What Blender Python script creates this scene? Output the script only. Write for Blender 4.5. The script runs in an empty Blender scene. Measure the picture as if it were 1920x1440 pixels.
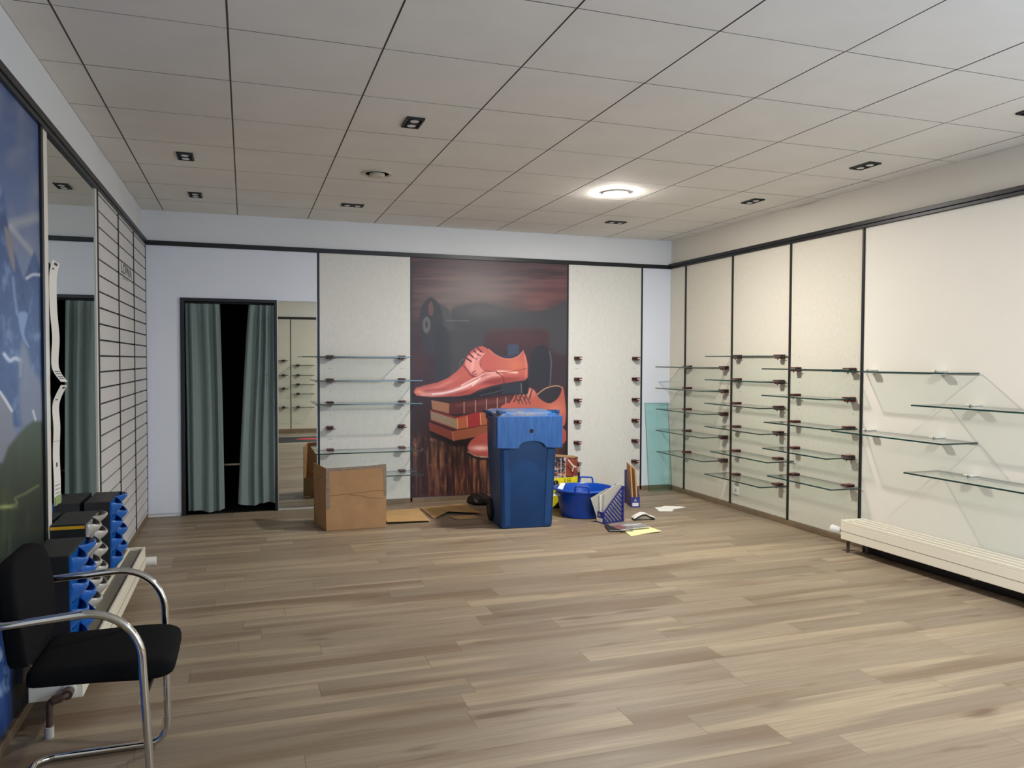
import bpy, bmesh, math, random
import numpy as np
from mathutils import Matrix, Vector
random.seed(7); np.random.seed(7)
C = bpy.context.scene.collection
PI = math.pi

# ------------------------------------------------------------------ camera
CF, CA, CB, CR = 1467.4, -.328688, -.030183, -.003827
def _rot(a, b, c):
    ca, sa = math.cos(a), math.sin(a); cb, sb = math.cos(b), math.sin(b); cc, sc = math.cos(c), math.sin(c)
    return (np.array([[ca, -sa, 0], [sa, ca, 0], [0, 0, 1]]) @ np.array([[1, 0, 0], [0, cb, -sb], [0, sb, cb]])
            @ np.array([[cc, 0, sc], [0, 1, 0], [-sc, 0, cc]]))
RM = _rot(CA, CB, CR)
EYE = 1.421
cam_d = bpy.data.cameras.new('camera'); cam = bpy.data.objects.new('camera', cam_d); C.objects.link(cam)
cam_d.sensor_width = 36; cam_d.lens = CF / 1920 * 36; cam_d.clip_start = .05
m = Matrix.Identity(4)
for i in range(3):
    m[i][0] = RM[i, 0]; m[i][1] = RM[i, 2]; m[i][2] = -RM[i, 1]
m[2][3] = EYE
cam.matrix_world = m
bpy.context.scene.camera = cam

# ------------------------------------------------------------------ world, exposure, lamp strengths
w = bpy.data.worlds.new('world'); bpy.context.scene.world = w; w.use_nodes = True
w.node_tree.nodes['Background'].inputs[0].default_value = (.55, .68, 1, 1)
w.node_tree.nodes['Background'].inputs[1].default_value = 1.0
vs = bpy.context.scene.view_settings
vs.view_transform = 'Standard'; vs.look = 'None'; vs.gamma = 1; vs.exposure = 0.17
vs.use_curve_mapping = False
bpy.context.scene.cycles.max_bounces = 10
bpy.context.scene.cycles.transparent_max_bounces = 24
bpy.context.scene.cycles.caustics_reflective = False
bpy.context.scene.cycles.caustics_refractive = False
LAMP = 840.0          # emission of the lit round ceiling lamps
LAMP_COL = (1.0, .95, .875)
WINDOW_W = 66.0      # daylight entering through the shop window behind the viewer
def area(name, loc, rot, sx, sy, power, col):
    l = bpy.data.lights.new(name, 'AREA'); l.shape = 'RECTANGLE'; l.size = sx; l.size_y = sy; l.energy = power; l.color = col
    o = bpy.data.objects.new(name, l); C.objects.link(o); o.location = loc; o.rotation_euler = rot
    return o
area('window_daylight', (3.05, -.40, 1.35), (PI / 2, 0, 0), 2.3, 1.9, WINDOW_W, (.54, .74, 1.0))

# ------------------------------------------------------------------ room constants
XL, XR, YB, YF, H = -.845, 4.458, 7.66, -.45, 2.744
RAIL0, RAIL1 = 2.433, 2.475

def lin(c):
    c = c / 255.
    return c / 12.92 if c <= .04045 else ((c + .055) / 1.055) ** 2.4
def rgb(r, g, b): return (lin(r), lin(g), lin(b), 1)

# ------------------------------------------------------------------ materials
class NT:
    def __init__(s, name):
        s.m = bpy.data.materials.new(name); s.m.use_nodes = True; s.t = s.m.node_tree
        s.b = s.t.nodes['Principled BSDF']; s.o = s.t.nodes['Material Output']
    def n(s, typ, **kw):
        x = s.t.nodes.new(typ)
        for k, v in kw.items(): setattr(x, k, v)
        return x
    def l(s, a, b): s.t.links.new(a, b)
    def val(s, x, sock):
        if hasattr(x, 'type') and hasattr(x, 'is_output'): s.l(x, sock)
        else: sock.default_value = x
    def math(s, op, a, b=0.0, c=None, clamp=False):
        x = s.n('ShaderNodeMath', operation=op); x.use_clamp = clamp
        s.val(a, x.inputs[0]); s.val(b, x.inputs[1])
        if c is not None: s.val(c, x.inputs[2])
        return x.outputs[0]
    def mix(s, f, a, b):
        x = s.n('ShaderNodeMix', data_type='RGBA'); s.val(f, x.inputs[0]); s.val(a, x.inputs[6]); s.val(b, x.inputs[7])
        return x.outputs[2]
    def mapr(s, v, a, b, c=0.0, d=1.0):
        x = s.n('ShaderNodeMapRange'); s.val(v, x.inputs[0])
        for i, k in enumerate((a, b, c, d)): x.inputs[i + 1].default_value = k
        return x.outputs[0]
    def noise(s, vec, scale, detail=3, rough=.55):
        x = s.n('ShaderNodeTexNoise'); x.inputs['Scale'].default_value = scale
        x.inputs['Detail'].default_value = detail; x.inputs['Roughness'].default_value = rough
        if vec is not None: s.l(vec, x.inputs['Vector'])
        return x.outputs['Fac']
    def coord(s): return s.n('ShaderNodeTexCoord').outputs['Object']
    def bump(s, h, strength, dist=.002):
        x = s.n('ShaderNodeBump'); x.inputs['Strength'].default_value = strength; x.inputs['Distance'].default_value = dist
        s.l(h, x.inputs['Height']); s.l(x.outputs[0], s.b.inputs['Normal'])

def mat(name, col, rough=.5, metal=0.0, var=0.0, scale=20, bump=0.0, spec=.5, bscale=None):
    t = NT(name); t.b.inputs['Roughness'].default_value = rough; t.b.inputs['Metallic'].default_value = metal
    t.b.inputs['Specular IOR Level'].default_value = spec
    col = tuple(col) if len(col) == 4 else tuple(col) + (1,)
    t.b.inputs['Base Color'].default_value = col
    if var or bump:
        co = t.coord(); n = t.noise(co, scale)
        if var:
            lo = tuple(c * (1 - var) for c in col[:3]) + (1,); hi = tuple(min(1, c * (1 + var)) for c in col[:3]) + (1,)
            t.l(t.mix(t.mapr(n, .3, .7), lo, hi), t.b.inputs['Base Color'])
        if bump: t.bump(t.noise(co, bscale or scale * 3), bump)
    return t.m

def floor_mat():
    t = NT('oak_vinyl_floor'); co = t.coord(); sp = t.n('ShaderNodeSeparateXYZ'); t.l(co, sp.inputs[0]); x, y = sp.outputs[0], sp.outputs[1]
    W, L = .16, 1.24
    ry = t.math('DIVIDE', t.math('ADD', y, 20.02), W); row = t.math('FLOOR', ry); fy = t.math('FRACT', ry)
    wn = t.n('ShaderNodeTexWhiteNoise', noise_dimensions='1D'); t.l(row, wn.inputs['W'])
    rx = t.math('DIVIDE', t.math('ADD', t.math('ADD', x, 20), t.math('MULTIPLY', wn.outputs[0], L)), L)
    col = t.math('FLOOR', rx); fx = t.math('FRACT', rx)
    cv = t.n('ShaderNodeCombineXYZ'); t.l(row, cv.inputs[0]); t.l(col, cv.inputs[1])
    w2 = t.n('ShaderNodeTexWhiteNoise', noise_dimensions='2D'); t.l(cv.outputs[0], w2.inputs['Vector'])
    idv = w2.outputs['Value']
    def vec(sx, sy, off):
        c = t.n('ShaderNodeCombineXYZ'); t.l(t.math('ADD', t.math('MULTIPLY', x, sx), t.math('MULTIPLY', idv, off)), c.inputs[0])
        t.l(t.math('MULTIPLY', y, sy), c.inputs[1]); t.l(t.math('MULTIPLY', idv, 31.0), c.inputs[2]); return c.outputs[0]
    base = t.mix(idv, rgb(140, 126, 108), rgb(160, 144, 123))
    # pale sapwood band along one side of a board
    band = t.noise(vec(.45, 6.5, 57.), 1.0, 1.5, .4)
    base = t.mix(t.mapr(band, .55, .63, 0, .62), base, rgb(184, 166, 138))
    dark = t.noise(vec(.6, 5.0, 91.), 1.0, 2, .5)
    base = t.mix(t.mapr(dark, .52, .68, 0, .75), base, rgb(122, 101, 80))
    knot = t.noise(vec(2.0, 9.0, 133.), 1.0, 2, .5)
    base = t.mix(t.mapr(knot, .66, .78, 0, .8), base, rgb(98, 76, 58))
    gr = t.noise(vec(2.2, 75., 17.), 1.0, 4, .6)
    base = t.mix(t.mapr(gr, .32, .68, 0, .34), base, rgb(108, 90, 71))
    gx = t.math('LESS_THAN', fx, .0022); gy = t.math('LESS_THAN', fy, .014)
    gap = t.math('MAXIMUM', gx, t.math('MULTIPLY', gy, .55))
    base = t.mix(t.math('MULTIPLY', gap, .55), base, rgb(70, 56, 44))
    t.l(base, t.b.inputs['Base Color'])
    t.l(t.mapr(gr, .3, .7, .42, .54), t.b.inputs['Roughness']); t.b.inputs['Specular IOR Level'].default_value = .3
    t.bump(t.math('SUBTRACT', gr, t.math('MULTIPLY', gap, 2.)), .12, .001)
    return t.m

def panel_mat(name, c1, c2, c3):
    """pale pressed board: fine fibres, flecks"""
    t = NT(name); co = t.coord()
    mp = t.n('ShaderNodeMapping'); mp.inputs['Scale'].default_value = (70, 70, 26); t.l(co, mp.inputs[0])
    f = t.noise(mp.outputs[0], 1.0, 5, .7)
    s = t.noise(co, 7.0, 3, .6)
    k = t.mix(t.mapr(f, .3, .7), c1, c2); k = t.mix(t.mapr(s, .5, .75, 0, .5), k, c3)
    t.l(k, t.b.inputs['Base Color']); t.b.inputs['Roughness'].default_value = .55; t.b.inputs['Specular IOR Level'].default_value = .3
    t.bump(f, .2, .001); return t.m

def attr_mat(name, rough=.35, spec=.5):
    t = NT(name); a = t.n('ShaderNodeVertexColor', layer_name='Col'); t.l(a.outputs[0], t.b.inputs['Base Color'])
    t.b.inputs['Roughness'].default_value = rough; t.b.inputs['Specular IOR Level'].default_value = spec; return t.m

def glass_mat(name, tint, refl=1.0, ior=1.5):
    t = NT(name); t.t.nodes.remove(t.b)
    tr = t.n('ShaderNodeBsdfTransparent'); tr.inputs[0].default_value = tint
    gl = t.n('ShaderNodeBsdfGlossy'); gl.inputs['Roughness'].default_value = .0; gl.inputs[0].default_value = (refl, refl, refl, 1)
    ge = t.n('ShaderNodeNewGeometry'); dt = t.n('ShaderNodeVectorMath', operation='DOT_PRODUCT')
    t.l(ge.outputs['Normal'], dt.inputs[0]); t.l(ge.outputs['Incoming'], dt.inputs[1])
    c1 = t.math('SUBTRACT', 1.0, t.math('ABSOLUTE', dt.outputs['Value'])); c5 = t.math('POWER', c1, 5.0)
    mx = t.n('ShaderNodeMixShader'); t.l(t.math('ADD', .03, t.math('MULTIPLY', c5, .9)), mx.inputs[0]); t.l(tr.outputs[0], mx.inputs[1]); t.l(gl.outputs[0], mx.inputs[2])
    t.l(mx.outputs[0], t.o.inputs[0]); return t.m

def emit_mat(name, col, s):
    t = NT(name); t.b.inputs['Base Color'].default_value = (.8, .8, .8, 1)
    t.b.inputs['Emission Color'].default_value = tuple(col) + (1,); t.b.inputs['Emission Strength'].default_value = s; return t.m

def mirror_mat(name, col):
    return mat(name, col, .0, 1.0)

M = {}
M['floor'] = floor_mat()
M['ceil'] = mat('ceiling_tile', rgb(240, 237, 231), .85, 0, .03, 3, .15, .2, 300)
M['ceilbar'] = mat('ceiling_bar', rgb(132, 124, 112), .9)
M['bulk'] = mat('white_paint', rgb(228, 230, 232), .8, 0, .02, 2, .1, .25, 200)
M['bulkr'] = mat('warm_white_paint', rgb(222, 216, 204), .8, 0, .02, 2, .1, .25, 200)
M['wback'] = mat('white_laminate', rgb(231, 236, 246), .45, 0, .01, 2, 0, .4)
M['wright'] = mat('cream_laminate', rgb(238, 233, 222), .5, 0, .01, 2, 0, .35)
M['panel'] = panel_mat('pale_fibre_board', rgb(219, 218, 211), rgb(231, 230, 224), rgb(226, 223, 213))
M['panelw'] = panel_mat('cream_fibre_board', rgb(214, 209, 195), rgb(227, 222, 207), rgb(222, 214, 195))
M['black'] = mat('black_profile', rgb(26, 27, 30), .4)
M['slat'] = mat('grey_slat', rgb(212, 211, 211), .55, 0, .02, 3)
M['groove'] = mat('groove_black', rgb(14, 11, 11), .6)
M['base'] = mat('wood_skirting', rgb(128, 108, 86), .5, 0, .12, 9)
M['mirror'] = mirror_mat('mirror_silver', (.80, .83, .79))
M['mframe'] = mat('white_frame', rgb(232, 228, 218), .4)
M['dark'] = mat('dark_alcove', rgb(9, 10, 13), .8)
M['curtain'] = mat('grey_green_fabric', rgb(126, 141, 138), .9, 0, .06, 90, .3, .15, 700)
M['glass'] = glass_mat('shelf_glass', (.935, .97, .955, 1))
M['gedge'] = mat('glass_edge', rgb(28, 62, 58), .12, 0, 0, 1, 0, .6)
M['teal'] = glass_mat('teal_glass', (.84, .955, .935, 1), .8)
M['clip'] = mat('red_brown_plastic', rgb(84, 26, 24), .35)
M['chrome'] = mat('chrome', (.72, .72, .70), .07, 1.0)
M['steel'] = mat('brushed_steel', (.75, .75, .74), .25, 1.0)
M['rad'] = mat('cream_enamel', rgb(240, 233, 214), .35, 0, .01, 4)
M['radslot'] = mat('radiator_slot', rgb(126, 120, 104), .6)
M['pipe'] = mat('brown_pipe', rgb(78, 58, 48), .45)
M['wplastic'] = mat('white_plastic', rgb(232, 230, 222), .35)
M['bplastic'] = mat('black_plastic', rgb(20, 20, 21), .5)
M['cloth'] = mat('black_fabric', rgb(17, 17, 18), .95, 0, .15, 300, .3, .15, 900)
M['card'] = mat('brown_cardboard', rgb(176, 138, 100), .85, 0, .09, 8, .15, .15, 60)
M['cardin'] = mat('cardboard_inside', rgb(166, 134, 100), .9, 0, .08, 10, .1, .1, 60)
M['tape'] = mat('grey_tape', rgb(140, 122, 106), .45, 0, .25, 25, .3, .4, 60)
M['dent'] = mat('cardboard_crease', rgb(128, 88, 52), .9)
M['card2'] = mat('pale_cardboard', rgb(196, 160, 112), .85, 0, .06, 7, .1, .15, 50)
M['bin'] = mat('blue_hdpe', rgb(13, 68, 124), .38, 0, .10, 6, .12, .45, 90)
M['binlid'] = None
M['tub'] = mat('royal_blue_plastic', rgb(14, 74, 178), .3, 0, .03, 5)
M['navy'] = mat('navy_plastic', rgb(38, 46, 132), .35)
M['paper'] = mat('white_paper', rgb(236, 234, 228), .8)
M['greypaper'] = mat('grey_paper', rgb(190, 186, 176), .8, 0, .05, 12)
M['ypaper'] = mat('yellow_paper', rgb(238, 232, 168), .8)
M['folder'] = mat('manila', rgb(190, 146, 98), .8, 0, .05, 20)
M['yellow'] = mat('print_yellow', rgb(240, 222, 40), .5)
M['yelstripe'] = mat('stripe_yellow', rgb(226, 172, 36), .5)
M['blackcard'] = mat('black_card', rgb(27, 27, 29), .55, 0, .1, 15)
M['blue'] = mat('blue_moulded_plastic', rgb(14, 94, 178), .28)
M['bluein'] = mat('blue_recess', rgb(8, 30, 96), .35)
M['silver'] = mat('silver_moulded_plastic', rgb(186, 184, 178), .3, .3)
M['silverin'] = mat('silver_recess', rgb(70, 66, 62), .4)
M['lampon'] = emit_mat('lit_diffuser', LAMP_COL, LAMP)
M['lampoff'] = mat('unlit_diffuser', rgb(206, 196, 178), .5)
M['reflector'] = mat('spot_reflector', (.85, .85, .85), .3, .6)
M['rubber'] = mat('tyre_rubber', rgb(16, 16, 17), .8)
M['signgrey'] = mat('sign_grey', rgb(112, 112, 112), .6)
M['signlt'] = mat('sign_light_grey', rgb(165, 164, 160), .6)
M['red'] = mat('mat_red', rgb(190, 40, 34), .8)
M['inkdark'] = mat('ink_dark', rgb(40, 40, 46), .6)
M['greyprint'] = mat('grey_print', rgb(128, 126, 128), .45, 0, .5, 22)
M['attr'] = attr_mat('printed_poster', .42, .3)
M['attrm'] = attr_mat('printed_matt', .5, .4)

def binlid_mat():
    t = NT('dusty_blue_lid'); co = t.coord(); n = t.noise(co, 6, 5, .7)
    t.l(t.mix(t.mapr(n, .44, .62, 0, .75), rgb(24, 92, 160), rgb(150, 138, 116)), t.b.inputs['Base Color'])
    t.b.inputs['Roughness'].default_value = .45; return t.m
M['binlid'] = binlid_mat()
def bin_shroud_mat():
    t = NT('scuffed_blue'); co = t.coord()
    mp = t.n('ShaderNodeMapping'); mp.inputs['Scale'].default_value = (40, 40, 5); t.l(co, mp.inputs[0])
    n = t.noise(mp.outputs[0], 1.0, 4, .6)
    t.l(t.mix(t.mapr(n, .42, .75, 0, .6), rgb(18, 80, 152), rgb(60, 116, 176)), t.b.inputs['Base Color'])
    t.b.inputs['Roughness'].default_value = .35; return t.m
M['binshroud'] = bin_shroud_mat()

# ------------------------------------------------------------------ mesh helpers
def bm_box(bm, a, b, mi=0, mx=None):
    vs_ = [bm.verts.new(Vector((x, y, z)) if mx is None else mx @ Vector((x, y, z)))
           for z in (a[2], b[2]) for y in (a[1], b[1]) for x in (a[0], b[0])]
    for q in ((0, 2, 3, 1), (4, 5, 7, 6), (0, 1, 5, 4), (2, 6, 7, 3), (0, 4, 6, 2), (1, 3, 7, 5)):
        f = bm.faces.new([vs_[i] for i in q]); f.material_index = mi
    return vs_
def bm_prism(bm, pts, z0, z1, axis='z', mi=0, mx=None):
    """polygon (list of 2-D pts) extruded along axis"""
    def P(p, h):
        v = {'z': (p[0], p[1], h), 'y': (p[0], h, p[1]), 'x': (h, p[0], p[1])}[axis]
        return Vector(v) if mx is None else mx @ Vector(v)
    lo = [bm.verts.new(P(p, z0)) for p in pts]; hi = [bm.verts.new(P(p, z1)) for p in pts]
    n = len(pts); fs = [bm.faces.new(lo[::-1]), bm.faces.new(hi)]
    for i in range(n): fs.append(bm.faces.new((lo[i], lo[(i + 1) % n], hi[(i + 1) % n], hi[i])))
    for f in fs: f.material_index = mi
    return fs
def bm_loft(bm, rings, caps=True, mi=0, closed=True):
    R = [[bm.verts.new(p) for p in r] for r in rings]
    n = len(R[0])
    for a, b in zip(R, R[1:]):
        for i in range(n if closed else n - 1):
            j = (i + 1) % n
            f = bm.faces.new((a[i], a[j], b[j], b[i])); f.material_index = mi
    if caps and closed:
        bm.faces.new(R[0][::-1]).material_index = mi; bm.faces.new(R[-1]).material_index = mi
    return R
def rrect(hx, hy, r, z, n=5, cx=0, cy=0):
    out = []
    for sx, sy, a0 in ((1, 1, 0), (-1, 1, PI / 2), (-1, -1, PI), (1, -1, 3 * PI / 2)):
        for i in range(n + 1):
            a = a0 + i * PI / 2 / n
            out.append(Vector((cx + sx * (hx - r) + r * math.cos(a), cy + sy * (hy - r) + r * math.sin(a), z)))
    return out
def circ(r, z, n=32, cx=0, cy=0, ry=None):
    return [Vector((cx + r * math.cos(2 * PI * i / n), cy + (ry or r) * math.sin(2 * PI * i / n), z)) for i in range(n)]
def smooth_path(pts, sub=8):
    P = [Vector(p) for p in pts]; out = []
    for i in range(len(P) - 1):
        p0 = P[max(i - 1, 0)]; p1 = P[i]; p2 = P[i + 1]; p3 = P[min(i + 2, len(P) - 1)]
        for k in range(sub):
            t = k / sub
            out.append(.5 * ((2 * p1) + (-p0 + p2) * t + (2 * p0 - 5 * p1 + 4 * p2 - p3) * t * t + (-p0 + 3 * p1 - 3 * p2 + p3) * t ** 3))
    out.append(P[-1]); return out
def fillet(pts, r, n=8):
    P = [Vector(p) for p in pts]; out = [P[0]]
    for i in range(1, len(P) - 1):
        rr = r[i - 1] if isinstance(r, (list, tuple)) else r
        a = (P[i - 1] - P[i]); b = (P[i + 1] - P[i]); an = a.normalized(); bn = b.normalized()
        th = an.angle(bn); d = rr / math.tan(th / 2); d = min(d, a.length * .49, b.length * .49)
        s = P[i] + an * d; e = P[i] + bn * d; rr2 = d * math.tan(th / 2)
        cen = P[i] + (an + bn).normalized() * (rr2 / math.sin(th / 2))
        v0 = s - cen; v1 = e - cen; ang = v0.angle(v1)
        for k in range(n + 1):
            t = k / n
            out.append(cen + (v0 * math.sin((1 - t) * ang) + v1 * math.sin(t * ang)) / math.sin(ang))
    out.append(P[-1]); return out
def bm_tube(bm, path, r, n=12, mi=0):
    P = [Vector(p) for p in path]; rings = []; up = None
    for i, p in enumerate(P):
        t = (P[min(i + 1, len(P) - 1)] - P[max(i - 1, 0)]).normalized()
        if up is None:
            up = t.orthogonal().normalized()
        else:
            up = (up - t * up.dot(t)).normalized()
        s = t.cross(up)
        rings.append([p + (up * math.cos(2 * PI * k / n) + s * math.sin(2 * PI * k / n)) * r for k in range(n)])
    bm_loft(bm, rings, True, mi)
def bm_cyl(bm, a, b, r, n=20, mi=0, r2=None):
    a, b = Vector(a), Vector(b); t = (b - a).normalized(); u = t.orthogonal().normalized(); s = t.cross(u)
    r2 = r if r2 is None else r2
    bm_loft(bm, [[a + (u * math.cos(2 * PI * k / n) + s * math.sin(2 * PI * k / n)) * r for k in range(n)],
                 [b + (u * math.cos(2 * PI * k / n) + s * math.sin(2 * PI * k / n)) * r2 for k in range(n)]], True, mi)
def obj(name, bm, mats, parent=None, bevel=0, smooth=False, sub=0, loc=None, seg=2):
    bmesh.ops.recalc_face_normals(bm, faces=bm.faces)
    me = bpy.data.meshes.new(name); bm.to_mesh(me); bm.free()
    if not isinstance(mats, (list, tuple)): mats = [mats]
    for x in mats: me.materials.append(x)
    o = bpy.data.objects.new(name, me); C.objects.link(o)
    if parent: o.parent = parent
    if loc: o.location = loc
    if smooth:
        for p in me.polygons: p.use_smooth = True
    if bevel:
        b = o.modifiers.new('bevel', 'BEVEL'); b.width = bevel; b.segments = seg; b.limit_method = 'ANGLE'; b.angle_limit = .6
    if sub:
        s = o.modifiers.new('sub', 'SUBSURF'); s.levels = sub; s.render_levels = sub
    if smooth and not sub: me.set_sharp_from_angle(angle=math.radians(38))
    return o
def box(name, a, b, mats, parent=None, bevel=0):
    bm = bmesh.new(); bm_box(bm, a, b); return obj(name, bm, mats, parent, bevel)
def empty(name, label, cat, loc=(0, 0, 0), rz=0, group=None):
    o = bpy.data.objects.new(name, None); C.objects.link(o); o.location = loc; o.rotation_euler = (0, 0, rz)
    o['label'] = label; o['category'] = cat
    if group: o['group'] = group
    return o
def tag(o, label, cat, group=None):
    o['label'] = label; o['category'] = cat
    if group: o['group'] = group
    return o
def struct(o): o['kind'] = 'structure'; return o
def dup(root, loc, label, rz=None, group=None):
    r = root.copy(); C.objects.link(r); r.location = loc
    if rz is not None: r.rotation_euler = (0, 0, rz)
    r['label'] = label
    if group: r['group'] = group
    for ch in list(root.children):
        c = ch.copy(); C.objects.link(c); c.parent = r
        for g in list(ch.children):
            d = g.copy(); C.objects.link(d); d.parent = c
    return r
def text_mesh(txt, size, name, m_, parent=None, loc=(0, 0, 0), rot=(0, 0, 0), sx=1.0, bold=0.0):
    cu = bpy.data.curves.new('t', 'FONT'); cu.body = txt; cu.size = size; cu.extrude = .0006; cu.offset = bold
    cu.align_x = 'CENTER'; cu.align_y = 'CENTER'
    to = bpy.data.objects.new('t', cu); C.objects.link(to)
    me = bpy.data.meshes.new_from_object(to); bpy.data.objects.remove(to)
    me.name = name; me.materials.clear(); me.materials.append(m_)
    o = bpy.data.objects.new(name, me); C.objects.link(o); o.location = loc; o.rotation_euler = rot; o.scale = (sx, 1, 1)
    if parent: o.parent = parent
    return o

# ------------------------------------------------------------------ room shell
T = .1
o = struct(box('floor', (XL - T, YF - T, -T), (XR + T, YB, 0), M['floor']))
struct(box('wall_left', (XL - T, YF - T, 0), (XL - .012, YB + T, H + .1), M['bulk']))
struct(box('wall_right', (XR + .012, YF - T, 0), (XR + T, YB + T, H + .1), M['bulkr']))
# back wall with the fitting room opening
OX0, OX1, OZ = -.535, .285, 1.957
bm = bmesh.new()
for a, b in (((XL - .012, 0), (OX0, H + .1)), ((OX1, 0), (XR + .012, H + .1)), ((OX0, OZ), (OX1, H + .1))):
    bm_box(bm, (a[0], YB, a[1]), (b[0], YB + .05, b[1]))
struct(obj('wall_back', bm, M['bulk']))
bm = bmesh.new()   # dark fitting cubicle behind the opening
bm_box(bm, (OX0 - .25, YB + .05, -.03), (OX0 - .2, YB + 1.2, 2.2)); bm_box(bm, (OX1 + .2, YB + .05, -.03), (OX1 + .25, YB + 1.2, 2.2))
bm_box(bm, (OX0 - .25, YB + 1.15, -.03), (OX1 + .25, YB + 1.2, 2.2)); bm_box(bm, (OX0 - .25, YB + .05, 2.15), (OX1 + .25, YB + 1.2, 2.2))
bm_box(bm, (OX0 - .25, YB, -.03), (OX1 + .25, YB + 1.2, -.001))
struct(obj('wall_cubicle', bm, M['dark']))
# front wall, behind the viewer, with the shop window
WX0, WX1, WZ0, WZ1 = 1.80, 4.30, .35, 2.35
bm = bmesh.new()
for a, b in (((XL - .012, 0), (WX0, H + .1)), ((WX1, 0), (XR + .012, H + .1)), ((WX0, 0), (WX1, WZ0)), ((WX0, WZ1), (WX1, H + .1))):
    bm_box(bm, (a[0], YF - .05, a[1]), (b[0], YF, b[1]))
struct(obj('wall_front', bm, M['wright']))
bm = bmesh.new()
for x in (WX0, (WX0 + WX1) / 2 - .025, WX1 - .05): bm_box(bm, (x, YF - .05, WZ0), (x + .05, YF, WZ1))
bm_box(bm, (WX0 + .05, YF - .05, WZ0), (WX1 - .05, YF, WZ0 + .05)); bm_box(bm, (WX0 + .05, YF - .05, WZ1 - .05), (WX1 - .05, YF, WZ1))
struct(obj('window_1', bm, M['black']))

# ceiling: recessed grid carrying tiles
TX0, TXW = -1.3035, .6229; TY0, TYW = 7.745, .625
bm = bmesh.new(); bm_box(bm, (XL - T, YF - T, H + .0055), (XR + T, YB + .05, H + .09), 1)
for i in range(0, 11):
    for j in range(0, 15):
        x0, x1 = TX0 + i * TXW + .004, TX0 + (i + 1) * TXW - .004
        y1, y0 = TY0 - j * TYW - .003, TY0 - (j + 1) * TYW + .003
        x0 = max(x0, XL - .01); x1 = min(x1, XR + .011); y0 = max(y0, YF + .001); y1 = min(y1, YB - .0005)
        if x1 - x0 < .02 or y1 - y0 < .02: continue
        d = random.uniform(0, .0007)
        bm_box(bm, (x0, y0, H + d), (x1, y1, H + .0054))
bm.normal_update()
for f in bm.faces:
    if abs(f.normal.z) < .5: f.material_index = 1
struct(obj('ceiling', bm, [M['ceil'], M['ceilbar']]))

# black picture rail round the room
def rail(name, a, b):
    bm = bmesh.new(); bm_box(bm, a, b)
    horizontal = abs(b[0] - a[0]) > abs(b[1] - a[1])
    return struct(obj(name, bm, M['black'], None, .003))
rail('trim_1', (XL, YB - .022, RAIL0), (XR - .02, YB, RAIL1))
bm = bmesh.new(); bm_box(bm, (XL - .012, YF, RAIL0), (XL + .02, YB - .022, RAIL0 + .022)); bm_box(bm, (XL - .012, YF, RAIL0 + .022), (XL + .028, YB - .022, RAIL1 + .012))
struct(obj('trim_2', bm, M['black'], None, .003))
bm = bmesh.new(); bm_box(bm, (XR - .018, YF, RAIL0), (XR + .012, YB, RAIL0 + .024)); bm_box(bm, (XR - .030, YF, RAIL0 + .024), (XR + .012, YB, RAIL1 + .012))
struct(obj('trim_3', bm, M['black'], None, .003))
# curved front wall rail and centre strip seen in the mirror
rail('trim_4', (XL + .03, YF, 2.20), (WX0, YF + .02, 2.245))
rail('trim_5', (.83, YF, .08), (.845, YF + .012, 2.20))
# skirting
SK = .046
struct(box('baseboard_back', (OX1 + .39, YB - .014, 0), (XR - .014, YB, SK), M['base'], None, .002))
struct(box('baseboard_right', (XR - .014, YF, 0), (XR + .012, YB, SK), M['base'], None, .002))
struct(box('baseboard_left', (XL - .012, YF, 0), (XL + .016, YB, SK), M['base'], None, .002))
struct(box('baseboard_front', (XL + .02, YF, 0), (XR - .02, YF + .014, .07), M['base'], None, .002))
struct(box('trim_6', (4.365, 1.3, 0), (XR - .0145, 4.66, .092), M['bplastic']))  # black block added to deepen the shade under the right radiator
# vertical black channels
n = 7
for x in (.662, 1.556, 3.228, 4.104):
    struct(box('trim_%d' % n, (x - .009, YB - .014, .012), (x + .009, YB, RAIL0), M['black'])); n += 1
for y in (7.326, 6.478, 5.628, 4.790, 2.15, .9):
    struct(box('trim_%d' % n, (XR - .013, y - .008, .012 if y > 5 else .05), (XR + .012, y + .008, RAIL0), M['black'])); n += 1
for y in (6.07, 6.858):
    struct(box('trim_%d' % n, (XL - .012, y - .012, SK), (XL + .018, y + .012, RAIL0), M['black'])); n += 1
struct(box('trim_%d' % n, (XL - .001, YB - .026, SK), (XL + .014, YB - .001, RAIL0), M['black'])); n += 1
struct(box('trim_%d' % n, (XL - .012, 5.275, SK), (XL + .014, 5.297, RAIL0), M['black'])); n += 1

# ------------------------------------------------------------------ wall panels (liftable boards)
def holes_back(bm, xs, zs, y, pair):
    for z in zs:
        for x in xs:
            for d in ((-.009, .009) if pair(z) else (0,)):
                bm_cyl(bm, (x + d, y - .0006, z), (x + d, y + .004, z), .0035, 8, 1)
def back_panel(x0, x1, m_, label, holes=()):
    bm = bmesh.new(); bm_box(bm, (x0, YB - .010, SK + .004), (x1, YB, RAIL0))
    if holes: holes_back(bm, holes[0], holes[1], YB - .010, holes[2])
    return tag(obj('wall_panel', bm, [m_, M['inkdark']]), label, 'wall panel')
hz = [1.335, 1.115, .885, .66, .44, .215]
back_panel(.673, 1.546, M['panel'], 'pale flecked wall board between the narrow back mirror and the shoe poster',
           ((.77, 1.456), hz + [2.37], lambda z: z in (1.335, .66)))
back_panel(3.238, 4.094, M['panel'], 'pale flecked wall board with empty clamps, right of the shoe poster',
           ((3.336, 4.02), hz + [2.37], lambda z: z in (1.335, .885)))
back_panel(4.114, XR - .001, M['wback'], 'narrow plain white wall board in the far right corner')
bm = bmesh.new()
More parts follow.
